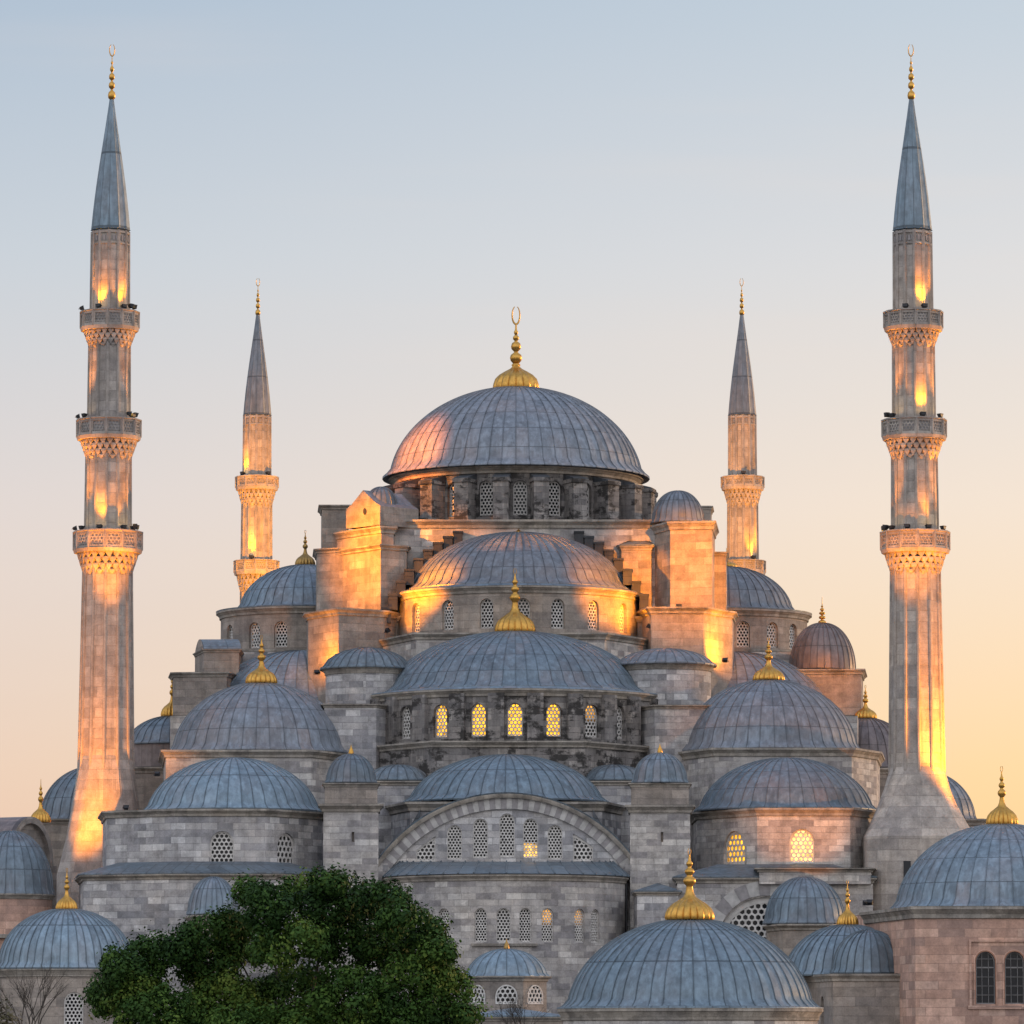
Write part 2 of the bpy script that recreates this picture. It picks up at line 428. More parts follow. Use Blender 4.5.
def stone(name, tones, black=.35, bw=1.15, bh=.46, mortar=.02, mcol=.8, streak=.35, tint=None):
    m = N(name); uv = m.n('ShaderNodeUVMap').outputs[0]; pos = m.n('ShaderNodeNewGeometry').outputs['Position']
    # wobble the course lengths a little so that the blocks differ in width
    br = m.n('ShaderNodeTexBrick', offset=.5, squash=1.35, squash_frequency=3, offset_frequency=2)
    m.l(uv, br.inputs['Vector']); br.inputs['Color1'].default_value = (0,0,0,1); br.inputs['Color2'].default_value = (1,1,1,1); br.inputs['Mortar'].default_value = (.5,.5,.5,1)
    br.inputs['Scale'].default_value = 1; br.inputs['Brick Width'].default_value = bw; br.inputs['Row Height'].default_value = bh
    br.inputs['Mortar Size'].default_value = mortar; br.inputs['Mortar Smooth'].default_value = .3
    rnd = m.math('FRACT', m.math('MULTIPLY', br.outputs[0], 5.37))
    c = m.ramp(rnd, [(i/len(tones), t) for i, t in enumerate(tones)], const=True)
    big = m.noise(pos, .22, 4, .6); mid = m.noise(pos, 1.3, 4); fine = m.noise(pos, 9, 3, .7)
    avg = tuple(sum(t[k] for t in tones)/len(tones) for k in range(3))
    c = m.mix(.22, c, avg)
    c = m.mix(m.math('MULTIPLY', br.outputs['Fac'], .8), c, tuple(v*mcol for v in avg))
    c = m.mix(1, c, m.ramp(mid, [(.22, .70), (.5, 1.0), (.78, 1.26)]), 'MULTIPLY')
    c = m.mix(1, c, m.ramp(fine, [(.25, .80), (.75, 1.18)]), 'MULTIPLY')
    c = m.mix(1, c, m.ramp(big, [(.3, (.80,.83,.88)), (.55, (1,1,1)), (.75, (1.12,1.05,.98))]), 'MULTIPLY')
    st = m.noise(m.mapping(pos, (1.5, 1.5, .13)), 1, 5, .65); st2 = m.noise(m.mapping(pos, (2.3, 2.3, .2)), 1, 4, .6)
    c = m.mix(m.math('MULTIPLY', m.ramp(st, [(.50, 0), (.70, 1)]), streak), c, tuple(v*.40 for v in avg))
    c = m.mix(m.math('MULTIPLY', m.ramp(st2, [(.58, 0), (.75, 1)]), streak*.8), c, tuple(min(.7, v*1.45) for v in avg))
    sp = m.noise(m.mapping(pos, (1, 1, 1.5)), .62, 7, .72); sp2 = m.math('ADD', sp, m.math('MULTIPLY', m.math('SUBTRACT', rnd, .5), .10))
    c = m.mix(m.math('MULTIPLY', m.ramp(sp2, [(.50, 0), (.58, 1)]), black), c, tuple(v*.15 for v in avg))
    m.l(c, m.b.inputs['Base Color']); m.b.inputs['Roughness'].default_value = .88; m.b.inputs['Specular IOR Level'].default_value = .25
    h = m.math('SUBTRACT', m.math('ADD', m.math('MULTIPLY', fine, .5), m.math('MULTIPLY', rnd, .25)), br.outputs['Fac'])
    bp = m.n('ShaderNodeBump'); bp.inputs['Strength'].default_value = .6; bp.inputs['Distance'].default_value = .04
    m.l(h, bp.inputs['Height']); m.l(bp.outputs[0], m.b.inputs['Normal'])
    return m.m
stone('stone', [(0.499,0.452,0.406), (0.418,0.383,0.354), (0.650,0.603,0.545), (0.348,0.319,0.302), (0.464,0.423,0.383), (0.278,0.255,0.249), (0.534,0.487,0.435)], black=.26, bw=1.1, bh=.46)
stone('stone_grey', [(0.448,0.425,0.407), (0.330,0.313,0.313), (0.637,0.608,0.578), (0.389,0.366,0.354), (0.236,0.230,0.236), (0.507,0.472,0.443), (0.425,0.401,0.384)], black=.26, bw=1.15, bh=.5)
stone('stone_sooty_shaded', [(0.264,0.237,0.215), (0.200,0.182,0.168), (0.336,0.304,0.273), (0.144,0.133,0.127), (0.232,0.209,0.191)], black=.92, streak=.7, bw=1.0, bh=.46)  # soot blotches, plus base tones darkened to paint in the upper drums' shade
stone('stone_smooth', [(.35,.295,.245), (.30,.255,.215), (.41,.345,.29), (.32,.27,.225), (.265,.228,.198)], black=.20, bw=1.7, bh=.62, streak=.35)  # tones darkened to carry the towers' deeper shade in the colour
stone('stone_pink', [(0.568,0.351,0.258), (0.432,0.269,0.205), (0.679,0.436,0.326), (0.346,0.229,0.183), (0.531,0.324,0.240), (0.605,0.406,0.312)], black=.12, bw=1.7, bh=.56, streak=.25)  # pinkish stone, reddened further to stand in for the pink dusk light
stone('stone_minaret', [(.425,.367,.315), (.365,.318,.275), (.475,.413,.355), (.325,.283,.25)], black=.10, bw=2.6, bh=.8, mortar=.022, mcol=.7, streak=.5)
stone('stone_black', [(.085,.08,.078), (.06,.057,.056), (.11,.10,.098)], black=.5, streak=.3)
stone('stone_trim', [(.35,.31,.26), (.30,.265,.225), (.39,.345,.29)], black=.40, bw=1.4, bh=3, streak=.5)
def lead(name, base, dark, warm, seam=.36, vs=1.9):
    m = N(name); uv = m.n('ShaderNodeUVMap').outputs[0]; pos = m.n('ShaderNodeNewGeometry').outputs['Position']
    sp = m.n('ShaderNodeSeparateXYZ'); m.l(uv, sp.inputs[0])
    fu = m.math('FLOOR', sp.outputs[0]); wn_ = m.n('ShaderNodeTexWhiteNoise', noise_dimensions='1D'); m.l(fu, wn_.inputs['W'])
    vv = m.math('DIVIDE', sp.outputs[1], vs)
    fv = m.math('FLOOR', vv)
    cb = m.n('ShaderNodeCombineXYZ'); m.l(fu, cb.inputs[0]); m.l(fv, cb.inputs[1])
    w2 = m.n('ShaderNodeTexWhiteNoise', noise_dimensions='3D')
    ob = m.n('ShaderNodeObjectInfo').outputs['Random']; m.l(ob, cb.inputs[2]); m.l(cb.outputs[0], w2.inputs['Vector'])
    c = m.ramp(w2.outputs[0], [(0, dark), (.35, base), (.7, base), (.88, tuple(v*1.22 for v in base)), (1, warm)])
    c = m.mix(.25, c, base)
    big = m.noise(pos, .3, 4, .6); mid = m.noise(pos, 1.6, 5, .65); st = m.noise(m.mapping(pos, (2.6, 2.6, .35)), 1, 4, .6)
    c = m.mix(m.ramp(big, [(.42, 0), (.68, .55)]), c, warm)
    c = m.mix(1, c, m.ramp(mid, [(.28, .66), (.5, 1), (.74, 1.34)]), 'MULTIPLY')
    c = m.mix(m.ramp(st, [(.48, 0), (.72, .6)]), c, tuple(min(1, v*1.9) for v in base))
    st3 = m.noise(m.mapping(pos, (3.1, 3.1, .5)), 1.3, 5, .7); c = m.mix(m.ramp(st3, [(.55, 0), (.72, .55)]), c, dark)
    fr_ = m.math('FRACT', vv); line = m.math('LESS_THAN', fr_, .03)
    fu2 = m.math('ABSOLUTE', m.math('SUBTRACT', m.math('FRACT', m.math('ADD', sp.outputs[0], .5)), .5))
    near = m.n('ShaderNodeMapRange', interpolation_type='SMOOTHSTEP'); m.l(fu2, near.inputs[0]); near.inputs[1].default_value = .07; near.inputs[2].default_value = .025
    grime = m.math('MAXIMUM', m.math('MULTIPLY', near.outputs[0], seam), m.math('MULTIPLY', line, .75))
    c = m.mix(grime, c, tuple(v*.30 for v in base))
    tv = m.n('ShaderNodeMapRange'); m.l(ob, tv.inputs[0]); tv.inputs[3].default_value = .84; tv.inputs[4].default_value = 1.18
    cb2 = m.n('ShaderNodeCombineColor'); [m.l(tv.outputs[0], cb2.inputs[k]) for k in range(3)]; c = m.mix(1, c, cb2.outputs[0], 'MULTIPLY')
    m.l(c, m.b.inputs['Base Color'])
    rr = m.n('ShaderNodeMapRange'); m.l(mid, rr.inputs[0]); rr.inputs[3].default_value = .36; rr.inputs[4].default_value = .62
    m.l(rr.outputs[0], m.b.inputs['Roughness']); m.b.inputs['Metallic'].default_value = .25; m.b.inputs['Specular IOR Level'].default_value = .5
    bp = m.n('ShaderNodeBump'); bp.inputs['Strength'].default_value = .5; bp.inputs['Distance'].default_value = .05
    m.l(m.math('SUBTRACT', mid, m.math('MULTIPLY', line, .5)), bp.inputs['Height']); m.l(bp.outputs[0], m.b.inputs['Normal'])
    return m.m
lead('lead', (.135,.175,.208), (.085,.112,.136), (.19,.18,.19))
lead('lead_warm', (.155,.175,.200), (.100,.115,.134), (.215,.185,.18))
lead('lead_brown', (.150,.122,.117), (.10,.083,.082), (.21,.15,.13))
lead('lead_front', (.152,.205,.245), (.105,.145,.175), (.20,.22,.245), seam=.6, vs=3.3)
lead('lead_roof', (.115,.148,.172), (.07,.093,.112), (.17,.168,.17), seam=.55)
lead('lead_dark', (.058,.066,.076), (.04,.046,.054), (.08,.08,.085), seam=.2)
lead('lead_black', (.026,.028,.032), (.02,.021,.024), (.035,.034,.034), seam=.2)
def simple(name, col, rough=.5, metal=0, nz=None):
    m = N(name); pos = m.n('ShaderNodeNewGeometry').outputs['Position']
    if nz: m.l(m.mix(1, col, m.ramp(m.noise(pos, nz, 4), [(.3, .75), (.7, 1.2)]), 'MULTIPLY'), m.b.inputs['Base Color'])
    else: m.b.inputs['Base Color'].default_value = (*col, 1)
    m.b.inputs['Roughness'].default_value = rough; m.b.inputs['Metallic'].default_value = metal; return m
simple('gold', (.58,.32,.075), .40, .95, 4); simple('gold_dull', (.34,.21,.07), .42, .9, 6)
simple('grille', (.60,.57,.53), .8, 0, 3)
g = simple('glass', (.012,.014,.018), .12, 0); g.b.inputs['Specular IOR Level'].default_value = .3
simple('black_metal', (.018,.018,.02), .5, .2); simple('voussoir_dark', (.27,.25,.245), .85, 0, 2); simple('voussoir_light', (.43,.41,.385), .85, 0, 2)
simple('frame_grey', (.20,.19,.185), .6, 0, 3); simple('brick_red', (.34,.17,.11), .85, 0, 4)
simple('bark', (.055,.045,.036), .9, 0, 4); simple('ground', (.11,.105,.10), .95, 0, .3)
def lit(name, c, s, spot=None):
    m = N(name); uv = m.n('ShaderNodeUVMap').outputs[0]; pos = m.n('ShaderNodeNewGeometry').outputs['Position']
    nzv = m.noise(pos, 2.6, 3)
    k = m.ramp(nzv, [(.3, .30), (.65, 1.5)])
    if spot:                       # a chandelier seen through the panes: only one stretch of the window glows
        sp = m.n('ShaderNodeSeparateXYZ'); m.l(uv, sp.inputs[0])
        r = m.n('ShaderNodeMapRange', interpolation_type='SMOOTHSTEP'); m.l(sp.outputs[1], r.inputs[0]); r.inputs[1].default_value = spot[0]; r.inputs[2].default_value = spot[1]
        k = m.mix(1, k, r.outputs[0], 'MULTIPLY')
    m.b.inputs['Base Color'].default_value = (.02,.015,.01,1); m.b.inputs['Emission Color'].default_value = (*c, 1)
    bw = m.n('ShaderNodeRGBToBW'); m.l(k, bw.inputs[0]); m.l(m.math('MULTIPLY', bw.outputs[0], s), m.b.inputs['Emission Strength'])
lit('glass_lit1', (1, .45, .02), 1.9); lit('glass_lit2', (1, .60, .18), 1.7); lit('glass_lit3', (1, .52, .10), 1.6, (.42, .30)); lit('glass_lit4', (1, .45, .07), 1.2, (.45, .8))
lit('lens', (1, .62, .16), 14)
lf = N('leaves'); oi = lf.n('ShaderNodeUVMap').outputs[0]; sp_ = lf.n('ShaderNodeSeparateXYZ'); lf.l(oi, sp_.inputs[0])
lf.l(lf.ramp(sp_.outputs[0], [(0, (.017,.042,.010)), (.5, (.040,.084,.016)), (.85, (.080,.135,.024)), (1, (.12,.165,.03))]), lf.b.inputs['Base Color']); lf.b.inputs['Roughness'].default_value = .62
lf.b.inputs['Specular IOR Level'].default_value = .1
lo = N('leaves_olive'); lo.b.inputs['Base Color'].default_value = (.075,.062,.02,1); lo.b.inputs['Roughness'].default_value = .6

# ------------------------------------------------------------------ ground
mb = MB(); mb.face([(-2500,-900,0),(2500,-900,0),(2500,3500,0),(-2500,3500,0)])
gr = mb.build('ground', MAT['ground']); tag(gr, kind='structure')

# ------------------------------------------------------------------ the mosque
mosque = thing('mosque', (0, 0, 0), 'huge grey stone mosque with cascading lead domes, lattice windows and golden finials', 'mosque')
S, SG, SS, SM = MAT['stone'], MAT['stone_grey'], MAT['stone_sooty_shaded'], MAT['stone_smooth']
LD, LDK, TRIM = MAT['lead'], MAT['lead_dark'], MAT['stone_trim']

def fin_on(i, tip, hwpx, prof=DOMEFIN, crescent=True, mat=None, ribs=16, drop=.0):
    h = Z(tip, i.d) - i.top.z + drop
    return finial(i.o, (i.x, i.d, i.top.z - drop), M(hwpx, 600, i.d), h, prof, ribs, crescent, mat)
def pts(l): return Path([(X(px, 800, d), d) for px, d in l])
def block(name, l, top, bot=None, mat=None, corn=(.5,.3), roof=None, ops=(), parent=None, z1=None, back=8, slope=None, trim=None, closed_back=True):
    """walls along an outline given as (picture x, depth), a cornice, a roof; top and bot are picture heights at the outline's front"""
    f = min(d for _, d in l)
    p = pts(l); z1 = Z(top, f) if z1 is None else z1; z0 = 0 if bot is None else Z(bot, f)
    mb = MB(); m = [mat or S, trim or TRIM, roof or LDK]
    ch = corn[0] if corn else 0
    wall(mb, p, z0, z1 - ch*.9, ops)
    if corn: cornice(mb, p, z1, corn[0], corn[1], mi=1)
    q = list(p.p)
    if closed_back:
        b = max(v.y for v in q) + back
        q = q + [Vector((q[-1].x, b)), Vector((q[0].x, b))]
    if slope:
        sweep(mb, p, [(corn[1]+.04 if corn else .05, z1+.02), (corn[1]+.04 if corn else .05, z1+.10), (-slope[0], z1+slope[1])], mi=2)
    else:
        mb.face([(v.x, v.y, z1+.03) for v in q], mi=2)
    if closed_back:
        a, b_ = q[len(p.p)-1], q[len(p.p)]; c = q[-1]
        for u, v in ((a, b_), (c, q[0])): mb.face([(u.x,u.y,z0),(v.x,v.y,z0),(v.x,v.y,z1),(u.x,u.y,z1)])
    o = mb.build(name, m, parent or mosque, sharp=40)
    return o, p, z1, z0
def slit(parent, path, o):
    mb = MB()
    mb.face([(path.pt(q, -o.reveal-.01).x, path.pt(q, -o.reveal-.01).y, z) for q, z in o.poly], mi=0)
    return mb.build('slit_window', MAT['black_metal'], parent)
def slit_op(path, px, yb, yt, w):
    o = op_px(path, px, yb, yt, w); zt = o.zb + o.h
    return Op(o.sc, o.zb, o.w, o.h, top=lambda q: zt, reveal=.4)

# --- main dome, its drum and the block below
md = dome(mosque, 'main_dome', 516, 464, 388, 126.5, 0, 60, mat=MAT['lead_warm'], rib=.11, rings=36)
fin_on(md, 306, 20.5, MAINFIN, drop=.15)
RD = M(120, 500, 0); zdb = Z(524, -12)
dp = arc(md.x, 0, RD, -130, 130, 96)
ops = []; W0 = 2.0; ST = 360/22
for k in range(-6, 7):
    a = W0 + ST*k; zb = Z(515, -RD)
    ops.append(Op(dp.L*(a+130)/260, zb, M(14.5, 500, -RD), Z(480, -RD)-zb, reveal=.6))
mb = MB(); wall(mb, dp, zdb, md.z-.2, ops, step=.6, sm=True)
cornice(mb, dp, md.z-.10, .6, .62, mi=1)
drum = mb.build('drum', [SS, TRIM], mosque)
for o in ops: window(drum, dp, o)
for k in range(-7, 7):
    a = radians(W0 + ST*(k+.5)); r = Vector((sin(a), -cos(a))); t = Vector((cos(a), sin(a))); mb = MB()
    c = Vector((md.x, 0)) + r*(RD+.85)
    mb.box(c, t, r, .62, .85, zdb, md.z-1.15); mb.box(c + r*.06, t, r, .72, .92, md.z-1.5, md.z-1.2, mi=0)
    mb.box(c - r*.1, t, r, .68, .98, md.z-1.2, md.z-.62, mi=2, slope=.5)
    mb.build('pier', [SS, TRIM, LDK], drum)
# arched stone blocks at the top of the windows are the drum's; the block under it carries a cornice
o, p, zt, _ = block('upper_wall', [(362,-6),(371,-12.9),(662,-12.9),(671,-6)], 520, 700, S, (.7,.45), back=18)
# stepped extrados of the great arch: a flight of lead capped blocks on each side
STEPS = [(458,531,-13.9),(448,536,-14),(438,542,-14.2),(428,549.5,-14.4),(418.5,558.5,-14.7),(409.5,569,-16.6),(401,581,-16.7),(393,594,-16.9),(386.5,607,-17.1)]
for sgn in (-1, 1):
    for px, py, d in STEPS:
        q = P(518.5 + sgn*(518.5-px), py, d); w = M(4.7, py, d); h = M(16, py, d); mb = MB(); yc = (d - 12.9)/2; hy = (-12.9 - d)/2 + .1
        mb.box((q.x, yc), (1,0), (0,1), w*.96, hy, q.z-h, q.z-.16); mb.box((q.x, yc-.05), (1,0), (0,1), w*1.12, hy+.03, q.z-.16, q.z, mi=1)
        mb.build('arch_step', [MAT['lead_black'], MAT['lead_black']], mosque)

def half(name, cx, eave, top, hw, d, n, dhw, dbot, wins, wy, ww, mat, dmat, cor=(.6,.4), piers=None, pm=None):
    i = dome(mosque, name, cx, eave-3, top, hw, d, n, -112, 112, mat=mat, rib=.085)
    R = M(dhw, eave, d); a0 = -112; pth = arc(i.x, d, R, a0, -a0, 80); ops = []; lits = []; zc = i.z - .28
    for px, lt in wins:
        a = asin((px-cx)/dhw); zb = Z(wy[1], d-R); zt = Z(wy[0], d-R)
        ops.append(Op(R*(a - radians(a0)), zb, M(ww, 600, d-R), zt-zb, reveal=.55)); lits.append(lt)
    mb = MB(); zb = Z(dbot, d-R)-.6
    wall(mb, pth, zb, zc-.1, ops, step=.6, sm=True); cornice(mb, pth, zc, cor[0], cor[1], mi=1)
    sweep(mb, pth, [(cor[1]+.02, zc), (cor[1]-.1, zc+.10), (-(R-i.R)-.2, i.z+.10)], mi=2)
    dr = mb.build('drum', [dmat, TRIM, LD], mosque)
    for o, lt in zip(ops, lits): window(dr, pth, o, lt)
    if piers:
        for px in piers:
            a = asin((px-cx)/dhw); r = Vector((sin(a), -cos(a))); t = Vector((cos(a), sin(a))); q = MB()
            q.box(Vector((i.x, d)) + r*(R+.18), t, r, .62, .26, zb, i.z-.62)
            q.build('pier', [pm or dmat], dr)
    return i, dr
h1, dr1 = half('half_dome', 518.5, 586, 533, 112, -12.9, 62, 122, 636, [(417,0),(449,0),(487,0),(523,0),(557,0),(592,0),(622,0)], (598,628), 14, MAT['lead_warm'], SM)
mb = MB(); lathe(mb, h1.x, h1.d, [(.35, h1.top.z-.1), (.3, h1.top.z+.1), (.12, h1.top.z+.22), (.03, h1.top.z+.32)], 12); mb.build('cap_knob', MAT['gold'], h1.o)
block('terrace_wall', [(372,-14),(379,-17),(416,-24.4),(605,-24.4),(656,-17),(662,-14)], 633, 760, S, (.55,.4))
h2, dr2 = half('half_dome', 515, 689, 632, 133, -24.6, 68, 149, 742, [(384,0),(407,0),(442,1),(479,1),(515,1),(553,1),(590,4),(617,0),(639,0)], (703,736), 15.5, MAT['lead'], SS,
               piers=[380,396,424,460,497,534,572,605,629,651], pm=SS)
fin_on(h2, 568, 18)
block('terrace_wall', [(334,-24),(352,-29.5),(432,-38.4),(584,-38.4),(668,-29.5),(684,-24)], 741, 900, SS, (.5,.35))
h3 = dome(mosque, 'half_dome', 506, 798, 755, 98, -40.5, 48, -120, 120, mat=MAT['lead_front'])
block('terrace_wall', [(388,-37),(391,-41),(410,-47),(602,-47),(621,-41),(624,-37)], 802, 1000, SG, (.7,.45))

# --- great arched front with its bowed wall
DA = -49.0; c = P(506.5, 951, DA); ro, ri = M(157, 951, DA), M(142, 951, DA)
xl, xr = X(375, 870, DA), X(638, 870, DA); fp = Path([(xl, DA), (xr, DA)])
top = lambda q: c.z + sqrt(max(.01, (ro-.25)**2 - (xl+q-c.x)**2))
def fop(px, yb, yt, w):
    s = X(px, yb, DA) - xl; zb = Z(yb, DA); return Op(s, zb, M(w, yb, DA), Z(yt, DA)-zb, reveal=.4)
fops = [(fop(507,857,813.5,15.5),0),(fop(480.5,858,818.5,15),0),(fop(530.5,858,818.5,15),3),(fop(454.5,859.5,825,15),0),(fop(555,859.5,825,15),0)]
for px0, px1 in ((416,435.5),(573,593)):
    s0, s1 = X(px0, 860, DA)-xl, X(px1, 860, DA)-xl; zb = Z(861, DA)
    r3 = ri - M(7, 900, DA)
    fops.append((Op((s0+s1)/2, zb, s1-s0, 1, top=lambda q: c.z + sqrt(r3**2 - (xl+q-c.x)**2), reveal=.4), 0))
mb = MB(); wall(mb, fp, 0, top, [o for o, _ in fops], step=.4)
NV = 52; a1 = asin(131.5/157)
for k in range(NV):                         # the ring of alternating voussoirs
    t0, t1 = -a1 + 2*a1*k/NV, -a1 + 2*a1*(k+1)/NV - .0015
    def q(r, a, y): return (c.x + r*sin(a), y, c.z + r*cos(a))
    y0 = DA - .22; A, B, C_, D_ = q(ri,t0,y0), q(ri,t1,y0), q(ro-.3,t1,y0), q(ro-.3,t0,y0)
    mi = 1 + k % 2
    mb.face([A,B,C_,D_], mi=mi); mb.face([q(ri,t1,y0), q(ri,t0,y0), q(ri,t0,DA+.1), q(ri,t1,DA+.1)], mi=mi)
rows = []
for (r, y) in ((ro-.3, DA-.22), (ro-.3, DA-.45), (ro-.12, DA-.55), (ro, DA-.55)):
    rows.append([(c.x + r*sin(-a1+2*a1*k/60), y, c.z + r*cos(-a1+2*a1*k/60)) for k in range(61)])
mb.grid(rows, mi=3)
rows = [[(c.x + r*sin(-a1+2*a1*k/60), y, c.z + r*cos(-a1+2*a1*k/60)) for k in range(61)] for r, y in ((ro, DA-.55), (ro+.1, DA-.6), (ro+.12, DA-.3), (ro+.05, DA+9))]
mb.grid(rows, mi=4)
zsp = c.z + ro*cos(a1)
for x0, x1 in ((xl, xl+.95), (xr-.95, xr)):
    mb.box(((x0+x1)/2, DA-.1), (1,0), (0,1), abs(x1-x0)/2, .15, 0, zsp+.1)
front = mb.build('arched_front', [SG, MAT['voussoir_light'], MAT['voussoir_dark'], TRIM, MAT['lead_roof']], mosque)
for o, lt in fops: window(front, fp, o, lt, cells=4.6)
# flanking lead slopes
for s in (-1, 1):
    mb = MB(); x0 = c.x + s*9.75; 
    mb.face([(x0, DA+.4, zsp-1.5), (x0, DA+9, zsp-1.5), (x0 - s*3.4, DA+9, zsp+4.1), (x0 - s*3.4, DA+.4, zsp+4.1)], mi=0)
    mb.face([(x0, DA+.4, zsp-1.5), (x0 - s*3.4, DA+.4, zsp+4.1), (x0 - s*3.4, DA+.4, zsp-3), (x0, DA+.4, zsp-3)], mi=0)
    mb.build('side_roof', LDK, mosque)
RB = M(119.5, 900, DA); bp_ = arc(c.x, DA, RB, -90, 90, 72); zbw = Z(874.5, DA-RB); bops = []
for px, lt in ((444,0),(481,0),(504,0),(526,0),(548.5,4),(581,4),(597,0)):
    a = asin((px-507)/123); zb = Z(942, DA-RB); bops.append((Op(RB*(a+pi/2), zb, M(12.5 if px not in (504,) else 14.5, 940, DA-RB), Z(908, DA-RB)-zb, reveal=.4), lt))
mb = MB(); wall(mb, bp_, 0, zbw-.3, [o for o, _ in bops], step=.5, sm=True); cornice(mb, bp_, zbw, .45, .3, mi=1)
ra, rb_ = radians(-16.5), radians(15); q = Path(arc(c.x, DA, RB, -16.5, 14.5, 20).p, smooth=True)
sweep(mb, q, [(0, Z(946, DA-RB)), (.22, Z(946, DA-RB)), (.22, Z(943.5, DA-RB)), (0, Z(943.5, DA-RB))], mi=1)
bow = mb.build('bowed_wall', [MAT['stone'], TRIM], mosque)
for o, lt in bops: window(bow, bp_, o, lt, cells=4.2)
mb = MB(); rows = []; uvs = []
zr = Z(862.5, DA)
for k, t in enumerate((0, .06, .35, .7, 1.0)):
    row = []; uv = []
    for j in range(73):
        a = radians(-90 + 2.5*j); ox, oy = c.x + (RB+.36)*sin(a), DA - (RB+.36)*cos(a)
        ix, iy = c.x + (RB-.9)*sin(a), DA - .45*cos(a)
        row.append((ox+(ix-ox)*t, oy+(iy-oy)*t, zbw+.05+(zr-zbw)*min(1, t*1.02+(.03 if t else 0)))); uv.append((j/3, t*3))
    rows.append(row); uvs.append(uv)
mb.grid(rows, uvs)
for j in range(1, 24):                     # batten seams
    a = radians(-90 + 7.5*j); pts_ = []
    for t in (0, .5, 1):
        ox, oy = c.x + (RB+.36)*sin(a), DA - (RB+.36)*cos(a); ix, iy = c.x + (RB-.9)*sin(a), DA - .45*cos(a)
        pts_.append((ox+(ix-ox)*t, oy+(iy-oy)*t, zbw+.09+(zr-zbw)*t))
    mb.tube(pts_, .06, 5)
mb.build('strip_roof', MAT['lead_roof'], bow)

mb = MB(); a = radians(81); x_, y_ = c.x + (RB+.1)*sin(a), DA - (RB+.1)*cos(a); mb.tube([(x_, y_, zbw-.4), (x_, y_, 0)], .09, 6); mb.build('downpipe', MAT['black_metal'], bow)
# --- shoulders beside the lowest half dome
for a, b, cx, hw in ((366,432,398,32),(582,642,614,34)):
    o, p, zt, _ = block('shoulder', [(a,-36),(a+2,-41),(b-2,-41),(b,-36)], 781, 900, SG, (.35,.25))
    d0 = dome(o, 'roof', cx, 779, 765, hw, -37, 20, mat=MAT['lead_roof'])

# --- square turrets either side of the arched front
def turret(cx, hw, d, etop, eave, btop, ctop, lab=None):
    x0, x1 = cx-hw, cx+hw
    l = [(x0,d+3.2),(x0,d),(x1,d),(x1,d+3.2)]
    p0 = pts(l); so = slit_op(p0, cx+2, 842, 832, 2.6)
    o, p, zt, _ = block('turret', l, ctop, None, S, (.6,.38), ops=[so], back=.6)
    slit(o, p, so)
    k = 1.2
    u, _, zt2, _ = block('turret_block', [(x0+k,d+3),(x0+k,d+.25),(x1-k,d+.25),(x1-k,d+3)], btop, None, SM, (.3,.2), parent=o, back=.4)
    dm = dome(o, 'turret_dome', cx, eave, etop, hw-3, d+1.95, 20, mat=MAT['lead'], rib=.07)
    finial(dm.o, dm.top - Vector((0,0,.05)), .2, .75, [(.9,0),(1,.2),(.8,.5),(.3,.75),(.1,1)], 0, False)
    return o
turret(351, 27.5, -50.5, 754, 781, 783, 804)
turret(660, 30, -50.5, 753, 781, 783, 805)

# --- side wings: two domes one behind the other on each side
wa = dome(mosque, 'wing_dome', 261, 748.5, 683, 89, -30.5, 40, mat=MAT['lead_warm'])
fin_on(wa, 635, 14)
block('wing_wall', [(163,-24),(165.5,-38),(311,-38),(353,-31.5),(356,-24)], 750, None, S, (.6,.4))
wb = dome(mosque, 'wing_dome', 233, 807.8, 758, 86, -43.5, 42, mat=MAT['lead_front'])
l = [(103,-38),(107,-47.5),(175,-51),(266,-51),(322,-45.5),(326,-38)]; p0 = pts(l)
op1 = op_px(p0, 222, 864, 831, 24); op2 = op_px(p0, 286.5, 866, 833, 17)
o, p, zt, _ = block('wing_wall', l, 809, None, SG, (.55,.4), ops=[op1, op2]); window(o, p, op1, cells=5.2); window(o, p, op2, cells=4.6)
block('lower_wall', [(80,-42),(84.5,-51.5),(167,-54.5),(278,-54.5),(326,-50),(330,-42)], 874, None, SG, (.4,.35), roof=MAT['lead_roof'], slope=(2.6,1.0))
wa2 = dome(mosque, 'wing_dome', 769, 746.8, 680, 89, -30.5, 42, mat=MAT['lead_warm'])
fin_on(wa2, 637, 14)
block('wing_wall', [(673,-24),(678,-32),(715,-38),(852,-38),(877,-33),(880,-24)], 748, None, S, (.65,.42))
wb2 = dome(mosque, 'wing_dome', 786, 806.8, 758, 87, -43.5, 42, mat=MAT['lead'])
l = [(692,-36),(697,-44.5),(757,-51),(850,-51),(876,-46),(880,-38)]; p0 = pts(l)
op1 = op_px(p0, 734, 865, 831, 19.5); op2 = op_px(p0, 802, 863, 829, 25)
o, p, zt, _ = block('wing_wall', l, 808, None, S, (.6,.4), ops=[op1, op2]); window(o, p, op1, 1, cells=5.6); window(o, p, op2, 2, cells=5.4)
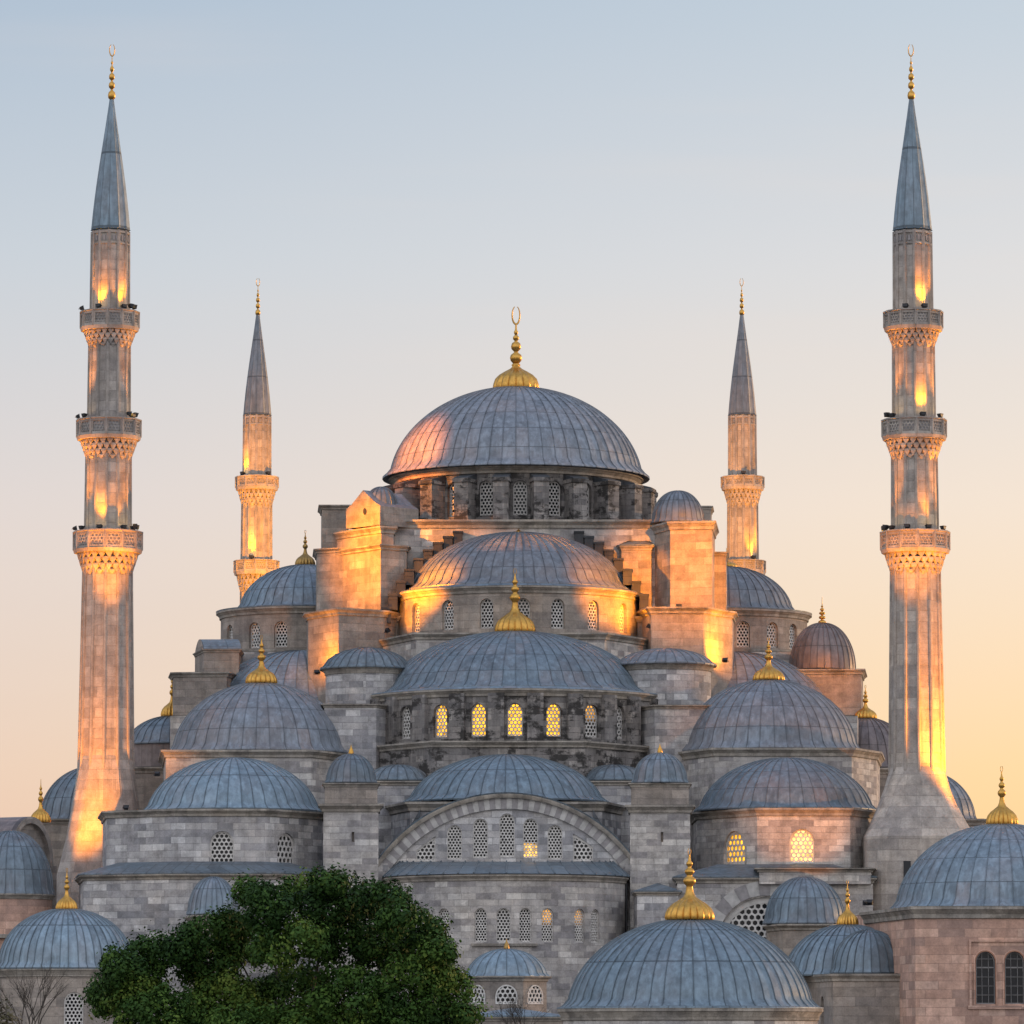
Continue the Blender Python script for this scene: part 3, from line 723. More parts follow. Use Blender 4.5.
# lower right wall with its blind arch
l = [(676,-46),(677,-54.4),(872,-54.4),(876,-46)]; p0 = pts(l)
ca = P(765, 945, -54.4); r1, r2 = M(48, 945, -54.4), M(62, 945, -54.4)
oa = Op(p0.s_at_x(ca.x)[0], ca.z - 3.2, 2*r1, r1*1.0+3.2, reveal=.5)
o, p, zt, _ = block('lower_wall', l, 878, None, S, (.4,.3), roof=MAT['lead_roof'], ops=[oa], slope=(3.0,1.1)); window(o, p, oa, 0, cells=15)
mb = MB()
for k in range(15):
    t0, t1 = -pi/2 + pi*k/15, -pi/2 + pi*(k+1)/15 - .004
    def q(r, a, y): return (ca.x + r*sin(a), y, ca.z + r*1.03*cos(a))
    y0 = -54.55
    mb.face([q(r1,t0,y0), q(r1,t1,y0), q(r2,t1,y0), q(r2,t0,y0)], mi=k%2); mb.face([q(r2,t0,y0), q(r2,t1,y0), q(r2,t1,-54.3), q(r2,t0,-54.3)], mi=k%2)
    mb.face([q(r1,t1,y0), q(r1,t0,y0), q(r1,t0,-54.3), q(r1,t1,-54.3)], mi=k%2)
mb.build('arch_ring', [MAT['voussoir_light'], MAT['voussoir_dark']], o)
block('annex_wall', [(757,-50),(759,-54.9),(870,-54.9),(874,-50)], 868, 884, S, (.3,.35), roof=MAT['lead_roof'])
block('annex_wall', [(634,-52),(637,-55.5),(678,-55.5),(680,-50)], 892, None, SG, (.25,.2), roof=MAT['lead_roof'], slope=(1.6,.7))
# small domed turret in front of that wall, and its twin left behind the tree
for cx, hw, top, eave, xx in ((805,42,877,919,0),(213,27,877,910,0)):
    o, p, zt, _ = block('low_turret', [(cx-hw+4,-57),(cx-hw*.55,-62.4),(cx+hw*.55,-62.4),(cx+hw-4,-57)], eave+5, None, SM, (.45,.4), roof=MAT['lead_roof'], back=2)
    dome(o, 'turret_dome', cx, eave+3, top, hw-2, -58.6, 26, mat=LD)

# --- round stair turrets beside the second half dome
for cx, hw, top, eave, d in ((367,44.5,648,666,-26),(665,49,649,662,-26)):
    i = dome(mosque, 'stair_turret_roof', cx, eave, top, hw, d, 30, mat=MAT['lead_roof'] if cx < 500 else MAT['lead_warm'])
    pth = ring(i.x, d, i.R-.25); mb = MB(); wall(mb, pth, Z(720, d), i.z-.3, sm=True); cornice(mb, pth, i.z-.04, .5, .3, mi=1)
    mb.build('stair_turret', [SG, TRIM], mosque)
block('terrace_wall', [(322,-22),(324,-33),(376,-33),(420,-26)], 704, None, SG, (.3,.25))
block('terrace_wall', [(612,-26),(655,-33),(716,-33),(718,-22)], 705, None, SG, (.3,.25))

# --- buttress towers either side of the great half dome
bt, _, _, _ = block('buttress_tower', [(333,-8),(334.5,-10.5),(380,-16),(406,-14.6),(408,-11)], 544, 640, SM, (.45,.3), back=4)
block('buttress_upper', [(334,-7.5),(336,-10.2),(380.5,-15.4),(393,-14.8),(395,-8)], 526, 546, SM, (.6,.3), parent=bt, back=3)
def gable():
    A = P(346, 525, -12.2); B = P(380, 525, -15.2); n = Vector((B.y-A.y, -(B.x-A.x), 0)).normalized(); zt = Z(508, -13.5); za = Z(491, -13.5); z0 = Z(527, -13.5)
    mb = MB(); prof = [(0, z0), (1, z0), (1, zt), (.97, zt+.1)] + [(.94 - .88*t/8, zt + .05 + (za-zt)*(1-abs(t-4)/4)) for t in range(1, 8)] + [(.03, zt+.1), (0, zt)]
    f = [A.lerp(B, t) for t, _ in prof]; f = [Vector((p.x, p.y, z)) for p, (_, z) in zip(f, prof)]
    bk = [p - n*4.2 for p in f]
    mb.face(f)
    for i in range(len(f)):
        j = (i+1) % len(f); mb.face([f[j], f[i], bk[i], bk[j]], mi=0 if i in (0,1,len(f)-1) else 1)
    g_ = mb.build('gable', [SM, MAT['lead_warm']], bt)
    mb = MB(); m = A.lerp(B, .56) + n*.03; z = Z(512, -13.5); t = (B-A).normalized()
    mb.face([m + t*(.22*cos(2*pi*k/10)) + Vector((0,0,z-m.z+.3*sin(2*pi*k/10))) for k in range(10)]); mb.build('hole', MAT['black_metal'], g_)
gable()
dome(bt, 'turret_dome', 381, 508, 487, 17, -12.6, 18, mat=MAT['lead_warm'], rib=.07)
block('turret_block', [(364,-10),(365,-13.4),(397,-13.4),(398,-10)], 508, 528, SM, (.25,.15), parent=bt, back=2)
block('back_block', [(320,-5),(321,-9.8),(346,-9.8),(347,-5)], 505, 560, SM, (.4,.3), back=2)
block('back_block', [(315,-5),(316,-10.6),(334,-11.4),(348,-11.4)], 548, 620, SM, (.4,.3), back=2)
block('buttress_foot', [(306,-13),(307.5,-15.5),(338,-20),(384,-17.6),(398,-15)], 608, 712, SM, (.55,.35), back=4)
block('arch_foot', [(383,-13.5),(384,-15.4),(397,-15.4),(398,-13)], 616, 640, SM, (.5,.3), roof=LDK, back=1)
bt2, _, _, _ = block('buttress_tower', [(650,-10),(651.5,-12),(671,-16.2),(713,-16.8),(716,-9)], 521, 640, SM, (.7,.35), back=3)
block('buttress_upper', [(619,-12.7),(622,-13.6),(652,-13.6),(653,-12)], 546, 640, SM, (.35,.2), parent=bt2, roof=MAT['lead_roof'], slope=(2.2,1.1), back=2)
dome(bt2, 'turret_dome', 678, 520, 491, 26, -12.8, 24, mat=MAT['lead_warm'], rib=.08)
block('back_block', [(696,-5),(697,-9),(712,-9),(713,-5)], 506, 530, SM, (.3,.2), back=2)
block('back_block', [(711,-5),(712,-10.5),(727,-10.5),(728,-5)], 552, 620, SM, (.3,.2), back=2)
block('buttress_foot', [(640,-15),(651.5,-20),(704,-20),(733,-15.6),(735,-11)], 607, 712, SM, (.55,.38), back=3)
block('arch_foot', [(637,-13.5),(638,-16),(652,-16.5),(653,-13)], 616, 650, SM, (.5,.3), roof=LDK, back=1)

# --- side domes on their windowed drums
for cx, hw, dhw, wins, tip, top, eave in ((305,66,84,(232,258,284.5),530,565,605),(727,66,80,(739.5,769,790.5),548,567,607)):
    i, dr = None, None
    d = 4
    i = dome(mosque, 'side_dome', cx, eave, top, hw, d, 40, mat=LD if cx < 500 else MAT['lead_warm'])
    R = M(dhw, eave, d); pth = arc(i.x, d, R, -110, 110, 64); zt = i.z - .35; zb = Z(653, d-R); ops = []
    for px in wins:
        a = asin((px-cx)/dhw); zz = Z(647, d-R); ops.append(Op(R*(a+radians(110)), zz, M(13.5, 640, d-R), Z(621, d-R)-zz, reveal=.5))
    mb = MB(); wall(mb, pth, zb-1, zt, ops, step=.6, sm=True); cornice(mb, pth, i.z-.25, .6, .4, mi=1)
    sweep(mb, pth, [(.4, i.z-.24), (.42, i.z-.14), (-(R-i.R)-.2, i.z+.12)], mi=2)
    sweep(mb, pth, [(0, zb+.35), (.3, zb+.35), (.3, zb), (0, zb-.1)], mi=1)
    dr = mb.build('drum', [SM, TRIM, LD], mosque)
    for o in ops: window(dr, pth, o)
    fin_on(i, tip, 9, mat=MAT['gold_dull'] if cx < 500 else None)
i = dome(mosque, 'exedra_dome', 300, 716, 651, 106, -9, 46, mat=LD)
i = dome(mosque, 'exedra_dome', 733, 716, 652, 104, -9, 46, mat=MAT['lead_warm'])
block('body_wall', [(168,0),(170,-19),(858,-19),(862,0)], 716, None, S, None, back=25)
block('body_wall', [(228,6),(232,-6.5),(800,-6.5),(804,6)], 652, 720, S, None, back=16)
# left: barrel roofed block, ledge block, small dome
def barrel():
    o, p, zt, _ = block('side_block', [(194,-8),(203,-13),(238,-13),(241,-8)], 649, 700, SM, (.3,.2), back=3)
    A, B = P(195, 649, -8.6), P(203.5, 649, -13); n = Vector((B.y-A.y, -(B.x-A.x), 0)).normalized(); L = M(38, 650, -13)
    mb = MB(); rows = []
    for k in range(13):
        t = k/12; b = A.lerp(B, t); z = zt + .03 + M(11.5, 650, -13)*sin(pi*t)**.8
        rows.append([Vector((b.x, b.y, z)) - n*0.0, Vector((b.x + L, b.y, z))])
    mb.grid(rows, [[(k*.7, 0), (k*.7, 3)] for k in range(13)], mi=1); mb.face([r[0] for r in rows]); mb.face([r[1] for r in rows][::-1])
    mb.build('barrel_roof', [SM, MAT['lead_roof']], o)
barrel()
block('side_block', [(171,-10),(173,-15),(226,-15.5),(240,-10)], 672, None, SM, (.4,.3), back=3)
f1 = dome(mosque, 'corner_dome', 172, 742, 716, 46, -12, 30, mat=LD); fin_on(f1, 672, 10)
pth = ring(f1.x, -12, f1.R); mb = MB(); wall(mb, pth, 0, f1.z-.1, sm=True); mb.build('corner_drum', MAT['lead_brown'], mosque)
block('corner_wall', [(120,-14),(124,-20),(178,-20),(182,-14)], 767, None, SM, (.5,.35))
f2 = dome(mosque, 'corner_dome', 866, 766, 718, 46, -12, 30, mat=MAT['lead_brown']); fin_on(f2, 685, 10)
block('corner_wall', [(830,-14),(834,-20),(905,-20),(908,-14)], 768, None, SM, (.5,.35))
# right: square block with tall dome
o, p, zt, _ = block('square_block', [(791,-4),(793,-11),(862,-11.5),(864,-4)], 669, None, SM, (.45,.35), back=4)
ed = dome(mosque, 'tall_dome', 822.5, 667, 623, 33, -6.6, 28, mat=MAT['lead_brown'], skirt=.0)
finial(ed.o, ed.top - Vector((0,0,.08)), .34, Z(597, -6.6)-ed.top.z+.08, SPIREFIN, 0, False)
# far corner domes half hidden by the front minarets
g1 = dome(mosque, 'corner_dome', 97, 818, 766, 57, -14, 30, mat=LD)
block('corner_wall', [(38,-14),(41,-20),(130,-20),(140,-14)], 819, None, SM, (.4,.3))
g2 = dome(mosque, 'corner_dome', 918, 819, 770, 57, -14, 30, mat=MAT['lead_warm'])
block('corner_wall', [(880,-14),(890,-20),(984,-20),(987,-14)], 819, None, SM, (.5,.35))

# ------------------------------------------------------------------ minarets
def poly_ring(cx, cy, z, R, n=12, bead=.0, k=6, rot=0):
    row = []; C = R/cos(pi/n)
    for i in range(n):
        for j in range(k):
            t = j/k; a = 2*pi*(i+t)/n + rot
            r = R / cos((t-.5)*2*pi/n) 
            if j == 0: r += bead
            row.append((cx+r*sin(a), cy-r*cos(a), z))
    return row
def loft(mb, rows, R, mi=0, zuv=True, sm=False):
    n = len(rows[0]); per = 2*pi*R
    mb.grid(rows, [[(per*j/n, r[0][2]) for j in range(n+1)] for r in rows], close=True, mi=mi, sm=sm)
def build_minaret(pxc, pyc, d, secs, balc, cone, tipy, base, label):
    c = P(pxc, pyc, d); cx, cy = c.x, d
    root = thing('minaret', (cx, cy, 0), label, 'minaret', 'minarets of the mosque')
    zz = lambda y: Z(y, d); mm = lambda w: M(w, 500, d)
    n = 12; rot = pi/12
    mb = MB()
    for (yt, yb, w0, w1) in secs:
        R0, R1 = mm(w0), mm(w1); rows = [poly_ring(cx, cy, zz(yb), R1, n, .05), poly_ring(cx, cy, (zz(yb)+zz(yt))/2, (R0+R1)/2, n, .05), poly_ring(cx, cy, zz(yt), R0, n, .05)]
        loft(mb, rows, R0)
        for i in range(n):                       # slim corner colonnettes
            a = 2*pi*i/n; e0 = R1/cos(pi/n); e1 = R0/cos(pi/n)
            mb.tube([(cx+e0*sin(a), cy-e0*cos(a), zz(yb)), (cx+e1*sin(a), cy-e1*cos(a), zz(yt))], .14, 7)
    yt, yb, w0, w1 = secs[0]                      # carved band below the spire
    R = mm(w0)
    for y0, y1, e in ((yt+1, yt+3, .10), (yt+13.5*w0/19, yt+15*w0/19, .09)):
        loft(mb, [poly_ring(cx, cy, zz(y1), R, n), poly_ring(cx, cy, zz(y1), R+e, n), poly_ring(cx, cy, zz(y0), R+e, n), poly_ring(cx, cy, zz(y0), R, n)], R)
    for k in range(36):
        a = 2*pi*(k+.5)/36; r = R + .03; v = Vector((sin(a), -cos(a))); t = Vector((cos(a), sin(a)))
        mb.box((cx+v.x*r, cy+v.y*r), t, v, .09 if k % 3 else .05, .05, zz(yt+11.5*w0/19), zz(yt+6*w0/19), mi=1)
    mb.build('shaft', [MAT['stone_minaret'], MAT['voussoir_dark']], root)
    for (yt, ym, yb, hw, wi, wi_up) in balc:      # parapet top, slab, foot of the corbels
        R = mm(hw); r_in = mm(wi); mb = MB()
        zs, zb, ztop = zz(ym), zz(yb), zz(yt)
        NT = 4; NC = 24
        Ro = R*.93
        loft(mb, [poly_ring(cx, cy, zb, r_in*.99, n), poly_ring(cx, cy, zs, Ro*.86, n)], R, mi=1)
        for t in range(NT):
            z0 = zb + (zs-zb)*(t/NT) - (.12 if t else 0); z1 = zb + (zs-zb)*((t+1)/NT); ra = r_in + (Ro-r_in)*((t+.05)/NT)**.85; rb = r_in + (Ro-r_in)*((t+1)/NT)**.85
            for k in range(NC):
                a = 2*pi*(k + .5*(t % 2))/NC; h = pi/NC*.93
                def q(r, b, z): return (cx+r*sin(b), cy-r*cos(b), z)
                zt_ = z1 - (z1-z0)*.30
                TL, TR = q(rb, a-h, z1), q(rb, a+h, z1); ML, MR = q(rb*.995, a-h*.86, zt_), q(rb*.995, a+h*.86, zt_); B = q(ra+.02, a, z0)
                BL, BR = q(ra*.93, a-h, z1), q(ra*.93, a+h, z1); CL, CR = q(ra*.95, a-h*.9, zt_-.1), q(ra*.95, a+h*.9, zt_-.1)
                mb.face([ML, MR, TR, TL]); mb.face([B, MR, ML])
                mb.face([TL, BL, CL, ML]); mb.face([MR, CR, BR, TR]); mb.face([ML, CL, B]); mb.face([B, CR, MR]); mb.face([TL, TR, BR, BL])
        loft(mb, [poly_ring(cx, cy, zs-.06, Ro*.85, n), poly_ring(cx, cy, zs-.06, R*.985, n), poly_ring(cx, cy, zs+.22, R*1.02, n), poly_ring(cx, cy, zs+.22, R*.98, n)], R)
        mb.face([(x, y, zs+.15) for x, y, z in poly_ring(cx, cy, 0, R*.97, n)])
        b = mb.build('balcony', [MAT['stone_minaret'], MAT['voussoir_dark']], root)
        mb = MB(); pth = Path([(cx + R/cos(pi/n)*sin(2*pi*i/n), cy - R/cos(pi/n)*cos(2*pi*i/n)) for i in range(n)], closed=True)
        L = pth.L/n; ops = []
        for i in range(n):
            tp = ztop-.30
            ops.append(Op(L*(i+.5), zs+.42, L*.72, tp-zs-.42, top=(lambda q, tp=tp: tp), reveal=.10))
        wall(mb, pth, zs+.2, ztop-.12, ops)
        for o in ops: 
            lattice(mb, pth, o.poly, L*.72/3.4, -.05, thick=.05, hole=.74)
            mb.face([(pth.pt(q, -.11).x, pth.pt(q, -.11).y, z) for q, z in o.poly], mi=1)
        sweep(mb, pth, [(.0, ztop-.14), (.09, ztop-.1), (.09, ztop), (-.22, ztop), (-.22, zs+.15)], sm=False)
        for i in range(n):
            p = pth.p[i]; mb.tube([(p.x, p.y, zs+.2), (p.x, p.y, ztop-.1)], .085, 6)
        mb.build('parapet', [MAT['stone_minaret'], MAT['voussoir_dark']], b)
    yt, yb, hw = cone; R = mm(hw); z0, z1 = zz(yb), zz(yt)
    mb = MB(); rows = []; uvs = []
    for k in range(9):
        t = k/8; r = R*(1-t)*(1+.10*sin(pi*t)) + .14*t; rows.append(poly_ring(cx, cy, z0+(z1-z0)*t, r, 12, .05*(1-t)+.01, 4))
        uvs.append([(j/4, (z1-z0)*t*.55) for j in range(49)])
    mb.grid([poly_ring(cx, cy, z0-.15, R*.9, 12, 0, 4), poly_ring(cx, cy, z0-.05, R*1.05, 12, .05, 4)] + rows, [[(j/4, .3) for j in range(49)]]*2 + uvs, close=True, sm=False)
    spire = mb.build('spire', MAT['lead_front'] if d < 0 else MAT['lead_warm'], root)
    finial(spire, (cx, cy, z1-.1), mm(3.9 if d < 0 else 2.6), zz(tipy)-z1+.1, SPIREFIN, 0, True)
    if base:
        yt, ym, wb, ws = base; mb = MB(); N_ = 96
        def sq(w, z, ch=.28, rot=0):
            row = []
            for i in range(N_):
                a = 2*pi*i/N_; b = (a + pi/4) % (pi/2) - pi/4; r = w/cos(b); r2 = w*(2-ch)/sqrt(2)/cos((a % (pi/2)) - pi/4)
                row.append((cx+min(r, r2)*sin(a), cy-min(r, r2)*cos(a), z))
            return row
        def sh(w, z):
            row = []
            for i in range(N_):
                a = 2*pi*i/N_; t = (a*12/(2*pi)) % 1; r = w/cos((t-.5)*2*pi/12); row.append((cx+r*sin(a), cy-r*cos(a), z))
            return row
        wB, wS = mm(wb), mm(ws); zt, zm = zz(yt), zz(ym)
        rows = [sq(wB, 0), sq(wB, zm)]
        A, B = sq(wB, zm), sh(wS, zt)
        for t, e in ((.2,.25),(.45,.53),(.7,.77),(1,1)):
            rows.append([tuple(p[k]+(q[k]-p[k])*(e if k < 2 else t) for k in range(3)) for p, q in zip(A, B)])
        loft(mb, rows, wB)
        so = None
        bs = mb.build('base', MAT['stone_minaret'], root)
        q = MB(); x0 = cx - mm(15)
        if d < -40: q.box((x0, cy-wB-.005), (1,0), (0,1), .26, .02, zz(882), zz(863)); q.v and q.build('slit_window', MAT['black_metal'], bs)
    return root
FD = -28
FDR = -50
SECS = [(232,330,17.6,18.2),(330,441,19,19.8),(441,554,20.8,21.8),(554,775,22.6,26)]
BALC = [(312,331,350,28.2,18.4,0),(420,440,462,30.8,20.2,0),(532,553,577,33,22.2,0)]
m1 = build_minaret(106.5, 700, FD, SECS, BALC, (98,230,18.2), 44, (757,915,55,25.8),
    'tall front minaret with three balconies rising at the left edge, blue spire')
m2 = build_minaret(916.5, 700, FDR, SECS, BALC, (98,230,18.2), 44, (768,838,54,26),
    'tall front minaret with three balconies rising at the right, behind the rosy building')
m3 = build_minaret(256.5, 560, 42, [(416,491,12.4,12.8),(491,576,13.6,14.2),(576,700,14.4,15)], [(477,490,508,20.4,13.6,0),(561,575,596,21.4,14.4,0)], (314,415,13), 278, None,
    'slender rear minaret with brownish spire behind the left side dome')
m4 = copy_tree(m3); m4.location.x += P(743, 560, 42).x - P(256.5, 560, 42).x; m4['label'] = 'slender rear minaret with grey spire behind the right side dome'

# ------------------------------------------------------------------ floodlights
def make_flood():
    root = thing('floodlight', (0,0,0), 'floodlight', 'floodlight', 'floodlights lighting the mosque')
    mb = MB()
    rows = [[(x*s, y*s*.8, z) for x, y in ((-1,-1),(1,-1),(1,1),(-1,1))] for s, z in ((.14,.26),(.22,.22),(.27,0),(.30,-.04),(.30,-.08))]
    mb.grid(rows[::-1], close=True, sm=False); mb.face(rows[0])
    for k in range(5): mb.box((-.16+.08*k, 0), (1,0), (0,1), .008, .15, .2, .32)
    h = mb.build('housing', MAT['black_metal'], root, origin=(0,0,0))
    mb = MB(); mb.face([(-.26,.20,-.06),(.26,.20,-.06),(.26,-.20,-.06),(-.26,-.20,-.06)]); mb.build('lens', MAT['lens'], root, origin=(0,0,0))
    mb = MB(); mb.tube([(-.33,0,.02),(-.33,.0,.42),(.33,.0,.42),(.33,0,.02)], .025, 6); mb.build('bracket', MAT['black_metal'], root, origin=(0,0,0))
    return root
FLOOD = make_flood(); used = []
def flood(loc, target, power, angle, label, color=(1,.30,.005), blend=1.0, lit=True, size=.22, sc=.74):
    root = FLOOD if not used else copy_tree(FLOOD); used.append(1)
    loc = Vector(loc); target = Vector(target)
    root.location = loc; root.rotation_mode = 'QUATERNION'; root.rotation_quaternion = (target-loc).to_track_quat('-Z', 'Y')
    root['label'] = label; root.scale = (sc, sc, sc)
    if not lit:
        for ch in KIDS(root):
            if ch.name.startswith('lens'): ch.data = LENS_OFF
        return root
    l = bpy.data.lights.new('lamp', 'SPOT'); l.energy = power; l.spot_size = radians(angle); l.spot_blend = blend; l.color = color; l.shadow_soft_size = size
    o = bpy.data.objects.new('lamp', l); COL.objects.link(o); o.location = (0,0,-.12); LAMPS.append((o, root))
    return root
LAMPS = []
LENS_OFF = [c for c in KIDS(FLOOD) if c.name.startswith('lens')][0].data.copy(); LENS_OFF.materials.clear(); LENS_OFF.materials.append(MAT['glass'])
def on_min(cxpx, d, ypar, hw, ang, power, label, spread=70, up=2.9, lit=True, inset=.9, X0=None):
    """a lamp standing on a minaret's parapet, ang degrees round from the side facing the picture, washing the shaft above"""
    cx = X0; R = M(hw, 500, d)*inset; a = radians(ang); z = Z(ypar, d)+.26
    loc = (cx + R*sin(a), d - R*cos(a), z)
    t = (cx + R*.45*sin(a), d - R*.45*cos(a), z+up)
    return flood(loc, t, power, spread, label, lit=lit)
XL, XR = m1.location.x, m2.location.x; XBL, XBR = m3.location.x, m4.location.x
LM, RM, LR, RR = 'left front minaret', 'right front minaret', 'left rear minaret', 'right rear minaret'
on_min(0, FD, 312, 28.2, -22, 1700, 'lit floodlight on the top balcony of the left front minaret, nearer its middle', X0=XL)
on_min(0, FD, 312, 28.2, 38, 1700, 'lit floodlight on the top balcony of the left front minaret, by its right edge', X0=XL)
on_min(0, FD, 532, 33, -12, 2400, 'lit floodlight on the lowest balcony of the left front minaret, nearer its middle', X0=XL, up=6, spread=60)
on_min(0, FD, 532, 33, 36, 900, 'lit floodlight on the lowest balcony of the left front minaret, by its right edge', X0=XL, spread=45, up=6)
on_min(0, FDR, 312, 28.2, 22, 2200, 'lit floodlight on the top balcony of the right front minaret', X0=XR)
on_min(0, FDR, 420, 30.8, 14, 2600, 'lit floodlight on the middle balcony of the right front minaret', X0=XR, up=5)
on_min(0, FDR, 532, 33, 22, 1800, 'lit floodlight on the lowest balcony of the right front minaret, right of its middle', X0=XR, up=7, spread=45)
on_min(0, FDR, 532, 33, -20, 700, 'dark floodlight on the lowest balcony of the right front minaret', X0=XR, lit=False)
on_min(0, FDR, 312, 28.2, -22, 700, 'dark floodlight on the top balcony of the right front minaret', X0=XR, lit=False)
on_min(0, 42, 477, 20.4, -48, 1500, 'bright floodlight on the upper balcony of the left rear minaret', X0=XBL)
on_min(0, 42, 561, 21.4, -12, 2600, 'lit floodlight on the lower balcony of the left rear minaret', X0=XBL, up=5)
on_min(0, 42, 561, 21.4, 30, 2400, 'lit floodlight on the lower balcony of the right rear minaret', X0=XBR, up=5)
on_min(0, 42, 477, 20.4, 0, 0, 'dark floodlight on the upper balcony of the right rear minaret', X0=XBR, lit=False)
on_min(0, 42, 477, 20.4, 40, 0, 'dark floodlight on the upper balcony of the left rear minaret', X0=XBL, lit=False)
on_min(0, FD, 420, 30.8, -84, 0, 'dark floodlight sticking out left of the middle balcony, left front minaret', X0=XL, lit=False, inset=.97, up=.3)
on_min(0, FD, 532, 33, -80, 0, 'dark floodlight sticking out left of the lowest balcony, left front minaret', X0=XL, lit=False, inset=.97, up=.3)
on_min(0, FD, 312, 28.2, -78, 0, 'dark floodlight sticking out left of the top balcony, left front minaret', X0=XL, lit=False, inset=.97, up=.3)
# lamps aimed across at the domes from the front minarets' balconies
OR = (1, .29, .0); PK = (1, .24, .03)
def from_min(X0, yp, hw, ang, tgt, power, spread, label, color=OR, blend=1.0):
    fd = FD if X0 == XL else FDR; R = M(hw, 500, fd)*.93; a = radians(ang)
    return flood((X0 + R*sin(a), fd - R*cos(a), Z(yp, fd)+.32), tgt, power, spread, label, color, blend, size=.25)
from_min(XL, 420, 30.8, 75, P(385, 565, -14), 230000, 30, 'floodlight at the right of the left front minaret\'s middle balcony, aimed at the domes')
from_min(XL, 312, 28.2, 75, P(412, 450, -6), 330000, 15, 'floodlight at the right of the left front minaret\'s top balcony, aimed at the main dome', PK)
from_min(XL, 312, 28.2, 60, P(446, 500, -8), 200000, 9, 'floodlight at the front right of the left front minaret\'s top balcony, aimed at the drum')
from_min(XL, 532, 33, 78, P(432, 585, -19), 280000, 13, 'floodlight right of the left front minaret\'s lowest balcony, aimed at a half dome', OR)
from_min(XR, 532, 33, -78, P(606, 588, -19), 320000, 13, 'floodlight left of the right front minaret\'s lowest balcony, aimed at a half dome', OR)
from_min(XR, 420, 30.8, -75, P(694, 590, -16), 330000, 24, 'floodlight at the left of the right front minaret\'s middle balcony, aimed at the domes')
from_min(XL, 420, 30.8, 52, P(660, 585, -14), 420000, 8, 'floodlight at the front right of the left front minaret\'s middle balcony, reaching far')
from_min(XL, 532, 33, 66, P(192, 680, -14), 60000, 14, 'floodlight at the front right of the left front minaret\'s lowest balcony, aimed low')
from_min(XR, 532, 33, -98, P(828, 686, -11), 90000, 11, 'floodlight at the back left of the right front minaret\'s lowest balcony, aimed low')
# narrow beams up the shafts onto the carved undersides of the balconies
for X0, wd in ((XL, 'left'), (XR, 'right')):
    for yp, hw, nm in ((420, 30.8, 'middle'), (532, 33, 'lowest')):
        for ang, sd_ in ((-52, 'left'), (58, 'right')):
            on_min(0, FD if X0 == XL else FDR, yp, hw, ang, 5600, 'small up-lamp near the %s of the %s balcony on the %s front minaret' % (sd_, nm, wd), X0=X0, spread=30, up=16, inset=.95)
# lamps on the roofs
flood(P(317, 672, -21.2), P(323, 636, -17.2), 3800, 125, 'lit floodlight under the bright face of the left buttress foot', size=.2, blend=.8)
flood(P(725, 660, -20.4), P(719, 636, -17.2), 4600, 125, 'lit floodlight against the bright face of the right buttress foot', size=.2, blend=.8)
flood(P(679, 606, -19.4), P(679, 575, -17.5), 0, 60, 'dark floodlight on the cornice of the right buttress foot', lit=False)
flood(P(649, 626, -19.5), P(622, 607, -18.0), 1500, 110, 'floodlight washing the right end of the upper half dome drum', size=.2, blend=.7)
flood(P(388, 630, -19.5), P(414, 600, -18.0), 1400, 110, 'floodlight washing the left end of the upper half dome drum', size=.2, blend=.7)
flood(P(71, 913, -35.3), P(91, 690, -29.8), 50000, 54, 'floodlight at the foot of the left front minaret', size=.3, blend=.8)
flood(P(992, 846, -54.5), P(930, 690, -50), 70000, 44, 'floodlight behind the rosy building\'s dome lighting the right front minaret', size=.3, blend=.8)
flood(P(157, 774, -41), P(160, 758, -37), 500, 120, 'floodlight at the left corner of the left wing cornice', size=.2)
flood(P(866, 903, -79), P(797, 806, -50), 36000, 20, 'floodlight on the roof edge of the rosy domed building', OR, .8, size=.3)
flood(P(126, 807, -42), P(110, 560, -30), 120000, 13, 'floodlight behind the left wing cornice aimed up the left front minaret', OR, .9, size=.3)
flood(P(870, 902, -79.5), P(912, 562, -52), 190000, 9, 'floodlight on the rosy building\'s roof edge aimed up the right front minaret', OR, .9, size=.3)
flood(P(290, 640, 12), P(256, 540, 40), 110000, 50, 'floodlight on the roof between left side dome and rear minaret', (1,.34,.0), .8, size=.3)
flood(P(700, 640, 12), P(742, 540, 40), 80000, 50, 'floodlight on the roof between right side dome and rear minaret', (1,.34,.0), .8, size=.3)
bpy.context.view_layer.update()
for o, r in LAMPS: o.parent = r

# ------------------------------------------------------------------ foreground buildings
def building(px, d, label, cat='building', name='domed_building'):
    p = P(px, 1000, d); return thing(name, (p.x, d, 0), label, cat)
def dome_building(root, cx, eave, top, hw, d, n, tip, fhw, mat, wmat, corn=(.7,.45), wallhw=.96, ops=()):
    i = dome(root, 'dome', cx, eave, top, hw, d, n, mat=mat, rib=.085, rings=34)
    if tip: fin_on(i, tip, fhw, prof=DOMEFIN, ribs=18)
    return i
FRM = MAT['lead_front']
# bottom centre
b1_ = building(690, -112, 'round lead domed building at the bottom, right of the tree, tallest golden finial in front')
i = dome_building(b1_, 690, 1007, 919, 123, -112, 52, 848, 21.5, FRM, S)
pth = ring(i.x, -112, i.R*1.035, 96); mb = MB(); wall(mb, pth, 0, i.z-.5, sm=True); cornice(mb, pth, i.z-.05, .75, .35, mi=1)
sweep(mb, pth, [(.38, i.z-.05), (.36, i.z+.03), (-i.R*.05, i.z+.16)], mi=2); mb.build('wall', [S, TRIM, FRM], b1_)
